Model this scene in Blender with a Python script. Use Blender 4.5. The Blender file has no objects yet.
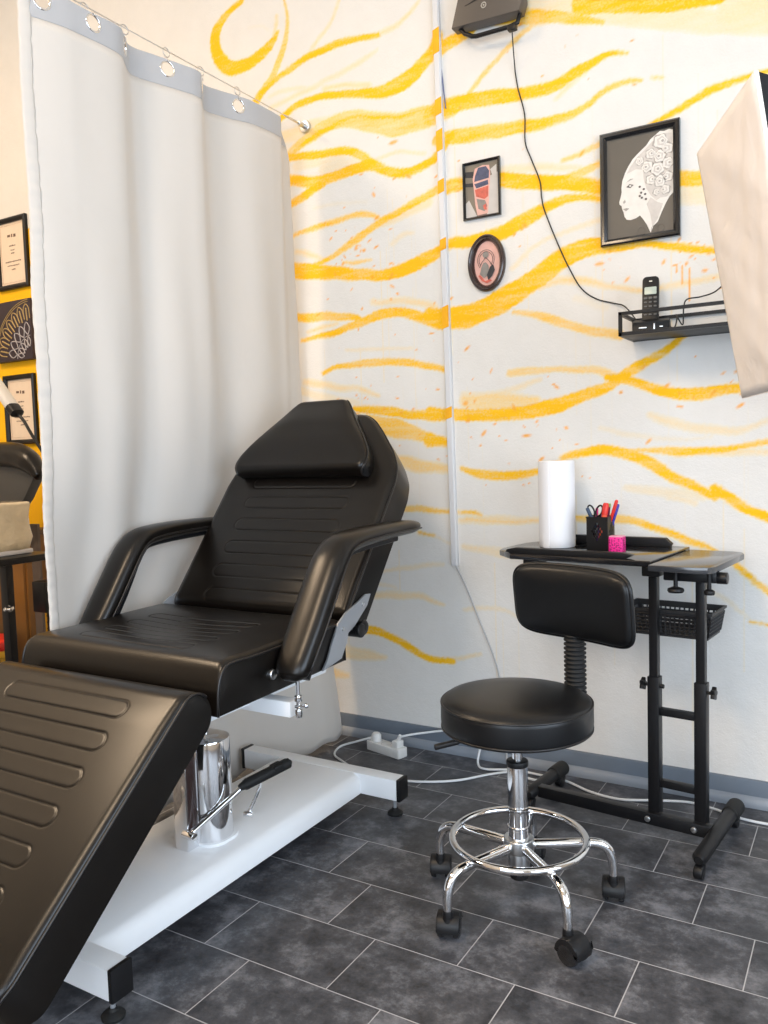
import bpy, bmesh, math, random
import numpy as np
from mathutils import Vector, Matrix
random.seed(7)
PI = math.pi
sc = bpy.context.scene
COL = sc.collection
WY = 2.755          # painted wall plane
FY = 3.9            # ceiling height

# ------------------------------------------------------------------ materials
def mat(name, col=(.5,.5,.5), rough=.5, metal=0., spec=.5, coat=0., coat_rough=.1, emit=None, es=0., noise=None, bump=None, sheen=0., trans=0.):
    m = bpy.data.materials.new(name); m.use_nodes = True
    nt = m.node_tree; b = nt.nodes['Principled BSDF']
    b.inputs['Base Color'].default_value = (*col, 1)
    b.inputs['Roughness'].default_value = rough
    b.inputs['Metallic'].default_value = metal
    b.inputs['Specular IOR Level'].default_value = spec
    b.inputs['Coat Weight'].default_value = coat
    b.inputs['Coat Roughness'].default_value = coat_rough
    b.inputs['Sheen Weight'].default_value = sheen
    b.inputs['Transmission Weight'].default_value = trans
    if emit:
        b.inputs['Emission Color'].default_value = (*emit, 1); b.inputs['Emission Strength'].default_value = es
    tc = nt.nodes.new('ShaderNodeTexCoord')
    if noise:      # (scale, amount): soft value variation of the thing's own colour
        n = nt.nodes.new('ShaderNodeTexNoise'); n.inputs['Scale'].default_value = noise[0]; n.inputs['Detail'].default_value = 5
        nt.links.new(tc.outputs['Object'], n.inputs['Vector'])
        mx = nt.nodes.new('ShaderNodeMix'); mx.data_type = 'RGBA'
        a = noise[1]
        mx.inputs[6].default_value = (*[c*(1-a) for c in col], 1); mx.inputs[7].default_value = (*[min(1, c*(1+a)) for c in col], 1)
        nt.links.new(n.outputs['Fac'], mx.inputs[0]); nt.links.new(mx.outputs[2], b.inputs['Base Color'])
    if bump:       # (scale, strength, distance)
        n = nt.nodes.new('ShaderNodeTexNoise'); n.inputs['Scale'].default_value = bump[0]; n.inputs['Detail'].default_value = 4
        nt.links.new(tc.outputs['Object'], n.inputs['Vector'])
        bp = nt.nodes.new('ShaderNodeBump'); bp.inputs['Strength'].default_value = bump[1]; bp.inputs['Distance'].default_value = bump[2]
        nt.links.new(n.outputs['Fac'], bp.inputs['Height']); nt.links.new(bp.outputs['Normal'], b.inputs['Normal'])
    return m

M = {}
M['leather'] = mat('leather', (.0045,.0034,.0027), .30, spec=.38, bump=(420,.2,.0005), noise=(3,.2))
M['mesh_grey'] = mat('mesh_grey', (.05,.048,.045), .5)
M['vinyl'] = mat('vinyl', (.006,.0065,.0075), .34, spec=.36, bump=(500,.2,.0005))
M['piping'] = mat('piping', (.010,.009,.009), .35)
M['chrome'] = mat('chrome', (.82,.82,.83), .07, metal=1)
M['steel'] = mat('steel', (.62,.63,.64), .28, metal=1)
M['white_metal'] = mat('white_metal', (.88,.90,.92), .32, noise=(6,.03))
M['zinc'] = mat('zinc', (.42,.44,.47), .38, metal=.6)
M['black_metal'] = mat('black_metal', (.007,.007,.008), .36, spec=.35)
M['black_plastic'] = mat('black_plastic', (.008,.008,.009), .42, spec=.35)
M['black_gloss'] = mat('black_gloss', (.012,.012,.013), .18, coat=.5)
M['rubber'] = mat('rubber', (.012,.012,.012), .6, spec=.3)
M['white_plastic'] = mat('white_plastic', (.82,.82,.80), .35)
M['duct_plastic'] = mat('duct_plastic', (.68,.69,.71), .45)
M['white_cable'] = mat('white_cable', (.75,.77,.78), .45)
M['grey_cable'] = mat('grey_cable', (.50,.50,.50), .6)
M['paper'] = mat('paper', (.88,.88,.90), .9, bump=(160,.35,.001))
M['card'] = mat('card', (.80,.66,.52), .8, noise=(30,.06))
M['ink'] = mat('ink', (.16,.10,.07), .8)
M['grey_shell'] = mat('grey_shell', (.085,.072,.062), .42, bump=(300,.1,.0005))
M['lapis'] = mat('trim_paint', (.15,.18,.22), .5, noise=(9,.12))
M['trim_light'] = mat('trim_edge_paint', (.26,.29,.33), .42, noise=(9,.10))
M['tabletop'] = mat('tabletop', (.014,.014,.016), .11, spec=.9, noise=(60,.15))
M['tabletop2'] = mat('tabletop_grey', (.035,.037,.042), .16, spec=.9, noise=(60,.1))
M['pink'] = mat('pink', (.85,.02,.28), .5)
M['dark_pink'] = mat('dark_pink', (.25,.005,.08), .6)
M['red'] = mat('red', (.75,.03,.02), .4)
M['orange'] = mat('orange_plastic', (.85,.12,.05), .35)
M['purple'] = mat('purple', (.12,.05,.25), .35)
M['navy'] = mat('navy', (.02,.05,.10), .35)
M['blue'] = mat('blue', (.05,.04,.4), .35)
M['green'] = mat('green', (.35,.55,.15), .4)
M['wood'] = mat('warm_wood', (.24,.105,.02), .45, noise=(5,.25))
M['wood_dark'] = mat('dark_wood', (.16,.09,.045), .55, noise=(6,.2))
M['greyboard'] = mat('grey_board', (.13,.10,.08), .6, noise=(5,.1))
M['yellow'] = mat('yellow_lacquer', (.78,.45,.03), .45)
M['oval_wood'] = mat('oval_frame_wood', (.035,.018,.016), .25, coat=.5)
M['art_dark'] = mat('art_dark_paper', (.10,.088,.072), .5, noise=(8,.15), coat=.8, coat_rough=.04)
M['art_white'] = mat('art_white', (.78,.74,.68), .7, noise=(40,.12))
M['art_grey'] = mat('art_grey', (.42,.38,.34), .7, noise=(60,.3))
M['art_mid'] = mat('art_mid', (.62,.57,.52), .7, noise=(60,.18))
M['art_line'] = mat('art_line', (.12,.10,.09), .7)
M['screen'] = mat('lcd', (.45,.52,.46), .3)
M['film'] = mat('cling_film_wrap', (.58,.47,.30), .15, spec=.8, coat=1., bump=(16,.6,.02), noise=(9,.3))
M['warm_shade'] = mat('lamp_shade_white', (.62,.60,.56), .35)
M['skin_pink'] = mat('print_pink', (.72,.42,.36), .6, noise=(50,.15))
M['print_grey'] = mat('print_grey', (.25,.23,.21), .6, noise=(60,.3))
M['print_red'] = mat('print_red', (.60,.13,.09), .6, noise=(90,.4))
M['print_blue'] = mat('print_blue', (.07,.08,.14), .6, noise=(90,.5))
M['print_bg'] = mat('print_background', (.20,.17,.13), .6, noise=(20,.35))
M['print_light'] = mat('print_light', (.55,.52,.49), .6, noise=(40,.1))
M['print_dark'] = mat('print_dark', (.03,.03,.035), .6)
M['canvas_dark'] = mat('canvas_dark', (.030,.020,.030), .5, noise=(6,.5))
M['gold_line'] = mat('gold_line', (.42,.30,.12), .5)
M['silver_line'] = mat('silver_line', (.42,.40,.42), .5)
M['plaster'] = mat('plaster', (.52,.47,.40), .85, noise=(3,.03))
M['ceiling'] = mat('ceiling_paint', (.86,.80,.70), .9)
M['mesh_black'] = mat('mesh_black', (.02,.02,.022), .5)

def cloth(name, col, tr, bumpv=None):
    m = bpy.data.materials.new(name); m.use_nodes = True; nt = m.node_tree
    b = nt.nodes['Principled BSDF']; b.inputs['Base Color'].default_value = (*col,1); b.inputs['Roughness'].default_value = .85
    b.inputs['Sheen Weight'].default_value = .15
    t = nt.nodes.new('ShaderNodeBsdfTranslucent'); t.inputs['Color'].default_value = (*col,1)
    mx = nt.nodes.new('ShaderNodeMixShader'); mx.inputs[0].default_value = tr
    nt.links.new(b.outputs[0], mx.inputs[1]); nt.links.new(t.outputs[0], mx.inputs[2])
    nt.links.new(mx.outputs[0], nt.nodes['Material Output'].inputs['Surface'])
    if bumpv:
        tc = nt.nodes.new('ShaderNodeTexCoord')
        n = nt.nodes.new('ShaderNodeTexNoise'); n.inputs['Scale'].default_value = bumpv[0]; n.inputs['Detail'].default_value = 3
        n.inputs['Distortion'].default_value = 1.2
        nt.links.new(tc.outputs['Object'], n.inputs['Vector'])
        bp = nt.nodes.new('ShaderNodeBump'); bp.inputs['Strength'].default_value = bumpv[1]; bp.inputs['Distance'].default_value = bumpv[2]
        nt.links.new(n.outputs['Fac'], bp.inputs['Height']); nt.links.new(bp.outputs['Normal'], b.inputs['Normal']); nt.links.new(bp.outputs['Normal'], t.inputs['Normal'])
    return m
M['curtain'] = cloth('curtain_cloth', (.72,.675,.62), .12, (5,.15,.01))
M['curtain_band'] = cloth('curtain_header', (.50,.50,.51), .1, (9,.3,.01))
M['diffuser'] = cloth('diffuser_cloth', (.92,.86,.82), .05, (6,.35,.02))

# painted wall: white plaster with an orange-yellow brushed mural (stroke pattern in the 'paint' attribute)
def wall_mat():
    m = bpy.data.materials.new('mural_plaster'); m.use_nodes = True; nt = m.node_tree; L = nt.links
    b = nt.nodes['Principled BSDF']; b.inputs['Roughness'].default_value = .82; b.inputs['Specular IOR Level'].default_value = .25
    tc = nt.nodes.new('ShaderNodeTexCoord')
    def noise(scale, det=4, vec=None, rough=.5):
        n = nt.nodes.new('ShaderNodeTexNoise'); n.inputs['Scale'].default_value = scale; n.inputs['Detail'].default_value = det; n.inputs['Roughness'].default_value = rough
        L.new(vec or tc.outputs['Object'], n.inputs['Vector']); return n.outputs['Fac']
    def mth(op, a, b_, clamp=False):
        n = nt.nodes.new('ShaderNodeMath'); n.operation = op; n.use_clamp = clamp
        for i, v in enumerate((a, b_)):
            if isinstance(v, (int, float)): n.inputs[i].default_value = v
            else: L.new(v, n.inputs[i])
        return n.outputs[0]
    at = nt.nodes.new('ShaderNodeAttribute'); at.attribute_name = 'paint'
    P = at.outputs['Fac']
    mp = nt.nodes.new('ShaderNodeMapping'); mp.inputs['Scale'].default_value = (1.4,1,9); L.new(tc.outputs['Object'], mp.inputs['Vector'])
    streak = noise(4.0, 4, mp.outputs[0], .6)
    fine = noise(120, 3)
    amt = mth('MULTIPLY', P, mth('ADD', .80, mth('MULTIPLY', mth('SUBTRACT', streak, .42), .8)))
    amt = mth('MULTIPLY', amt, mth('ADD', .93, mth('MULTIPLY', mth('SUBTRACT', fine, .5), .5)))
    # thin coats stay translucent, full ones saturate; nothing where no stroke is
    gate = mth('MULTIPLY', P, 6., True)
    amt = mth('MULTIPLY', mth('MULTIPLY', amt, gate), 1.22, True)
    base = nt.nodes.new('ShaderNodeMix'); base.data_type = 'RGBA'
    base.inputs[6].default_value = (.72,.70,.66,1); base.inputs[7].default_value = (.82,.80,.765,1)
    L.new(noise(7, 6, None, .65), base.inputs[0])
    yel = nt.nodes.new('ShaderNodeMix'); yel.data_type = 'RGBA'
    yel.inputs[6].default_value = (.93,.70,.22,1); yel.inputs[7].default_value = (.96,.53,.012,1)
    L.new(amt, yel.inputs[0])
    mx = nt.nodes.new('ShaderNodeMix'); mx.data_type = 'RGBA'
    L.new(amt, mx.inputs[0]); L.new(base.outputs[2], mx.inputs[6]); L.new(yel.outputs[2], mx.inputs[7])
    at2 = nt.nodes.new('ShaderNodeAttribute'); at2.attribute_name = 'splash'
    mx2 = nt.nodes.new('ShaderNodeMix'); mx2.data_type = 'RGBA'; mx2.inputs[7].default_value = (.93,.42,.05,1)
    L.new(mx.outputs[2], mx2.inputs[6]); L.new(mth('MULTIPLY', at2.outputs['Fac'], mth('ADD', .55, noise(70, 3)), True), mx2.inputs[0])
    L.new(mx2.outputs[2], b.inputs['Base Color'])
    bp = nt.nodes.new('ShaderNodeBump'); bp.inputs['Strength'].default_value = .5; bp.inputs['Distance'].default_value = .005
    L.new(mth('ADD', noise(28, 6, None, .7), mth('MULTIPLY', noise(160, 2), .3)), bp.inputs['Height']); L.new(bp.outputs['Normal'], b.inputs['Normal'])
    return m
M['mural'] = wall_mat()

def floor_mat():
    m = bpy.data.materials.new('slate_tiles'); m.use_nodes = True; nt = m.node_tree; L = nt.links
    b = nt.nodes['Principled BSDF']
    g = nt.nodes.new('ShaderNodeNewGeometry'); s = nt.nodes.new('ShaderNodeSeparateXYZ'); L.new(g.outputs['Position'], s.inputs[0])
    def mth(op, a, b_=0., c_=0., clamp=False):
        n = nt.nodes.new('ShaderNodeMath'); n.operation = op; n.use_clamp = clamp
        for i, v in enumerate((a, b_, c_)):
            if isinstance(v, (int, float)): n.inputs[i].default_value = v
            else: L.new(v, n.inputs[i])
        return n.outputs[0]
    TL, TS, ST, X0, Y0 = .3518, .2056, .1381, -.4394, 1.5765
    v = mth('DIVIDE', mth('SUBTRACT', s.outputs['Y'], Y0), TS)
    row = mth('FLOOR', v); fv = mth('SUBTRACT', v, row)
    u = mth('DIVIDE', mth('ADD', mth('SUBTRACT', s.outputs['X'], X0), mth('MULTIPLY', row, ST)), TL)
    colm = mth('FLOOR', u); fu = mth('SUBTRACT', u, colm)
    dv = mth('MULTIPLY', mth('MINIMUM', fv, mth('SUBTRACT', 1., fv)), TS)
    du = mth('MULTIPLY', mth('MINIMUM', fu, mth('SUBTRACT', 1., fu)), TL)
    d = mth('MINIMUM', du, dv)
    grout = mth('SUBTRACT', 1., mth('MULTIPLY', mth('SUBTRACT', d, .0009), 1400.), clamp=True)
    grout = mth('MINIMUM', mth('MAXIMUM', grout, 0.), 1.)
    cb = nt.nodes.new('ShaderNodeCombineXYZ'); L.new(row, cb.inputs[0]); L.new(colm, cb.inputs[1])
    wn = nt.nodes.new('ShaderNodeTexWhiteNoise'); wn.noise_dimensions = '2D'; L.new(cb.outputs[0], wn.inputs['Vector'])
    off = nt.nodes.new('ShaderNodeVectorMath'); off.operation = 'MULTIPLY_ADD'
    L.new(wn.outputs['Color'], off.inputs[0]); off.inputs[1].default_value = (9,9,9); L.new(g.outputs['Position'], off.inputs[2])
    n1 = nt.nodes.new('ShaderNodeTexNoise'); n1.inputs['Scale'].default_value = 9; n1.inputs['Detail'].default_value = 11; n1.inputs['Roughness'].default_value = .74; n1.inputs['Distortion'].default_value = .0
    L.new(off.outputs[0], n1.inputs['Vector'])
    cr = nt.nodes.new('ShaderNodeValToRGB'); e = cr.color_ramp.elements
    e[0].position = .36; e[0].color = (.022,.023,.027,1); e[1].position = .68; e[1].color = (.20,.205,.225,1)
    k = e.new(.5); k.color = (.064,.066,.075,1)
    L.new(n1.outputs['Fac'], cr.inputs[0])
    mx = nt.nodes.new('ShaderNodeMix'); mx.data_type = 'RGBA'; mx.inputs[7].default_value = (.40,.40,.41,1)
    L.new(grout, mx.inputs[0]); L.new(cr.outputs[0], mx.inputs[6]); L.new(mx.outputs[2], b.inputs['Base Color'])
    L.new(mth('ADD', .34, mth('MULTIPLY', n1.outputs['Fac'], .25)), b.inputs['Roughness'])
    bp = nt.nodes.new('ShaderNodeBump'); bp.inputs['Strength'].default_value = .35; bp.inputs['Distance'].default_value = .002
    n2 = nt.nodes.new('ShaderNodeTexNoise'); n2.inputs['Scale'].default_value = 45; n2.inputs['Detail'].default_value = 6
    L.new(g.outputs['Position'], n2.inputs['Vector'])
    L.new(mth('SUBTRACT', n2.outputs['Fac'], mth('MULTIPLY', grout, 1.2)), bp.inputs['Height']); L.new(bp.outputs['Normal'], b.inputs['Normal'])
    return m
M['tiles'] = floor_mat()

# ------------------------------------------------------------------ mesh helpers
class B:
    def __init__(s): s.bm = bmesh.new()
    def _add(s, verts, faces):
        vs = [s.bm.verts.new(v) for v in verts]
        for f in faces:
            try: s.bm.faces.new([vs[i] for i in f])
            except ValueError: pass
        return s
    def join(s, tmp, mtx=None):
        if mtx is not None: bmesh.ops.transform(tmp, matrix=mtx, verts=tmp.verts)
        me = bpy.data.meshes.new('t'); tmp.to_mesh(me); tmp.free(); s.bm.from_mesh(me); bpy.data.meshes.remove(me); return s
    def box(s, c, d, bev=0., rot=None, seg=2):
        t = bmesh.new(); bmesh.ops.create_cube(t, size=1)
        bmesh.ops.scale(t, vec=Vector(d), verts=t.verts)
        if bev > 0: bmesh.ops.bevel(t, geom=list(t.edges), offset=min(bev, min(d)*.49), segments=seg, profile=.6, affect='EDGES')
        m = Matrix.Translation(Vector(c))
        if rot is not None: m = m @ rot
        return s.join(t, m)
    def span(s, a, b, bev=0., seg=2):
        return s.box([(a[i]+b[i])/2 for i in range(3)], [abs(b[i]-a[i]) for i in range(3)], bev, None, seg)
    def cyl(s, p0, p1, r0, r1=None, seg=24, bev=0.):
        r1 = r0 if r1 is None else r1
        p0, p1 = Vector(p0), Vector(p1); d = p1-p0; h = d.length
        t = bmesh.new(); bmesh.ops.create_cone(t, cap_ends=True, segments=seg, radius1=r0, radius2=r1, depth=h)
        if bev > 0:
            ed = [e for e in t.edges if len(e.link_faces) == 2 and any(len(f.verts) > 4 for f in e.link_faces)]
            bmesh.ops.bevel(t, geom=ed, offset=bev, segments=3, profile=.5, affect='EDGES')
        return s.join(t, Matrix.Translation((p0+p1)/2) @ d.to_track_quat('Z','Y').to_matrix().to_4x4())
    def ball(s, c, r, sc3=(1,1,1), seg=20):
        t = bmesh.new(); bmesh.ops.create_uvsphere(t, u_segments=seg, v_segments=seg//2+2, radius=r)
        bmesh.ops.scale(t, vec=Vector(sc3), verts=t.verts)
        return s.join(t, Matrix.Translation(Vector(c)))
    def tube(s, pts, r, seg=10, closed=False, caps=True, sub=0, flat=None):
        """round tube along pts; r a number or list; sub = Catmull-Rom steps; flat=(a,b,up) gives an elliptical section"""
        P = [Vector(p) for p in pts]; n = len(P)
        R = list(r) if isinstance(r, (list, tuple)) else [r]*n
        if sub:
            Q, QR = [], []
            cnt = n if closed else n-1
            for i in range(cnt):
                g = (lambda k: P[k % n]) if closed else (lambda k: P[max(0, min(n-1, k))])
                gr = (lambda k: R[k % n]) if closed else (lambda k: R[max(0, min(n-1, k))])
                p0, p1, p2, p3 = g(i-1), g(i), g(i+1), g(i+2)
                for j in range(sub):
                    t = j/sub
                    Q.append(.5*((2*p1)+(-p0+p2)*t+(2*p0-5*p1+4*p2-p3)*t*t+(-p0+3*p1-3*p2+p3)*t**3))
                    QR.append(gr(i)*(1-t)+gr(i+1)*t)
            if not closed: Q.append(P[-1]); QR.append(R[-1])
            P, R, n = Q, QR, len(Q)
        T = []
        for i in range(n):
            a = P[(i-1) % n] if closed or i > 0 else P[i]; b_ = P[(i+1) % n] if closed or i < n-1 else P[i]
            T.append((b_-a).normalized())
        up = Vector((0,0,1)) if abs(T[0].z) < .9 else Vector((1,0,0))
        N = (up - T[0]*up.dot(T[0])).normalized()
        rings = []
        for i in range(n):
            if flat: 
                N = Vector(flat[2]); N = (N - T[i]*N.dot(T[i])).normalized()
            else: N = (N - T[i]*N.dot(T[i])).normalized()
            Bn = T[i].cross(N)
            ring = []
            for k in range(seg):
                a = 2*PI*k/seg
                if flat:
                    ca, sa = math.cos(a), math.sin(a); e = flat[3] if len(flat) > 3 else 1.
                    ca = math.copysign(abs(ca)**e, ca); sa = math.copysign(abs(sa)**e, sa)
                    v = P[i] + N*(ca*flat[0]*R[i]) + Bn*(sa*flat[1]*R[i])
                else: v = P[i] + N*(math.cos(a)*R[i]) + Bn*(math.sin(a)*R[i])
                ring.append(s.bm.verts.new(v))
            rings.append(ring)
        for i in range(n if closed else n-1):
            a, b_ = rings[i], rings[(i+1) % n]
            for k in range(seg): s.bm.faces.new((a[k], a[(k+1) % seg], b_[(k+1) % seg], b_[k]))
        if caps and not closed:
            s.bm.faces.new(list(reversed(rings[0]))); s.bm.faces.new(rings[-1])
        return s
    def lathe(s, prof, seg=40, org=(0,0,0), mtx=None, sx=1., sy=1.):
        t = bmesh.new(); rings = []
        for r, z in prof:
            if r < 1e-6: rings.append([t.verts.new((0,0,z))])
            else: rings.append([t.verts.new((math.cos(2*PI*k/seg)*r*sx, math.sin(2*PI*k/seg)*r*sy, z)) for k in range(seg)])
        for a, b_ in zip(rings, rings[1:]):
            for k in range(seg):
                q = [a[k % len(a)], a[(k+1) % len(a)], b_[(k+1) % len(b_)], b_[k % len(b_)]]
                u = []
                for v in q:
                    if v not in u: u.append(v)
                if len(u) > 2:
                    try: t.faces.new(u)
                    except ValueError: pass
        return s.join(t, Matrix.Translation(Vector(org)) @ (mtx or Matrix()))
    def prism(s, poly, f, t0, t1, bev=0.):
        """poly (list of 2D) extruded from t0 to t1; f(a,b,t) -> 3D"""
        t = bmesh.new()
        a = [t.verts.new(f(x, y, t0)) for x, y in poly]; b_ = [t.verts.new(f(x, y, t1)) for x, y in poly]
        n = len(poly)
        t.faces.new(a); t.faces.new(list(reversed(b_)))
        for i in range(n): t.faces.new((a[i], b_[i], b_[(i+1) % n], a[(i+1) % n]))
        bmesh.ops.recalc_face_normals(t, faces=t.faces)
        if bev > 0:
            ed = [e for e in t.edges if any(len(fc.verts) == n for fc in e.link_faces)] if n != 4 else list(t.edges)
            bmesh.ops.bevel(t, geom=ed, offset=bev, segments=2, profile=.6, affect='EDGES')
        return s.join(t)

def bmat(o):
    m = o.matrix_basis
    return bmat(o.parent) @ m if o.parent else m

def link(name, b, m, parent=None, local=False, smooth=True, sharp=38, kind=None, label=None, solid=True):
    bm = b.bm
    if not smooth or True: pass
    if solid: bmesh.ops.recalc_face_normals(bm, faces=bm.faces)
    me = bpy.data.meshes.new(name)
    if parent is None:
        xs = [v.co for v in bm.verts]
        c = Vector(((min(v.x for v in xs)+max(v.x for v in xs))/2, (min(v.y for v in xs)+max(v.y for v in xs))/2, min(v.z for v in xs)))
        bmesh.ops.translate(bm, vec=-c, verts=bm.verts)
    elif not local:
        bmesh.ops.transform(bm, matrix=bmat(parent).inverted(), verts=bm.verts)
    bm.to_mesh(me); bm.free()
    me.polygons.foreach_set('use_smooth', [smooth]*len(me.polygons))
    if smooth and sharp: me.set_sharp_from_angle(angle=math.radians(sharp))
    me.materials.append(M[m])
    o = bpy.data.objects.new(name, me); COL.objects.link(o)
    if parent is None: o.location = c
    else: o.parent = parent
    if kind: o['kind'] = kind
    if label: o['label'] = label
    return o
def thing(name, label, cat, loc=(0,0,0), rz=0., group=None):
    o = bpy.data.objects.new(name, None); COL.objects.link(o); o.empty_display_size = .05
    o.location = loc; o.rotation_euler = (0,0,rz); o['label'] = label; o['category'] = cat
    if group: o['group'] = group
    return o
def tag(o, label, cat, group=None):
    o['label'] = label; o['category'] = cat
    if group: o['group'] = group
    return o
def rrect(w, h, r, n=6, cx=0., cy=0.):
    out = []
    for qx, qy, a0 in ((1,1,0),(-1,1,90),(-1,-1,180),(1,-1,270)):
        for i in range(n+1):
            a = math.radians(a0+90*i/n)
            out.append((cx+qx*(w/2-r)+r*math.cos(a), cy+qy*(h/2-r)+r*math.sin(a)))
    return out
CAM_R=[0.858434, 0.512015, -0.030517]
CAM_D=[0.010573, -0.077146, -0.996964]
CAM_F=[-0.512815, 0.855505, -0.071639]
SOFT=[(-0.2059, 1.7709, 1.8558), (-0.3757, 2.1476, 1.8469), (-0.2762, 2.1577, 1.2562), (-0.1207, 1.7721, 1.2613)]
C_M=None
EXPOSURE = 0.0
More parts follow.
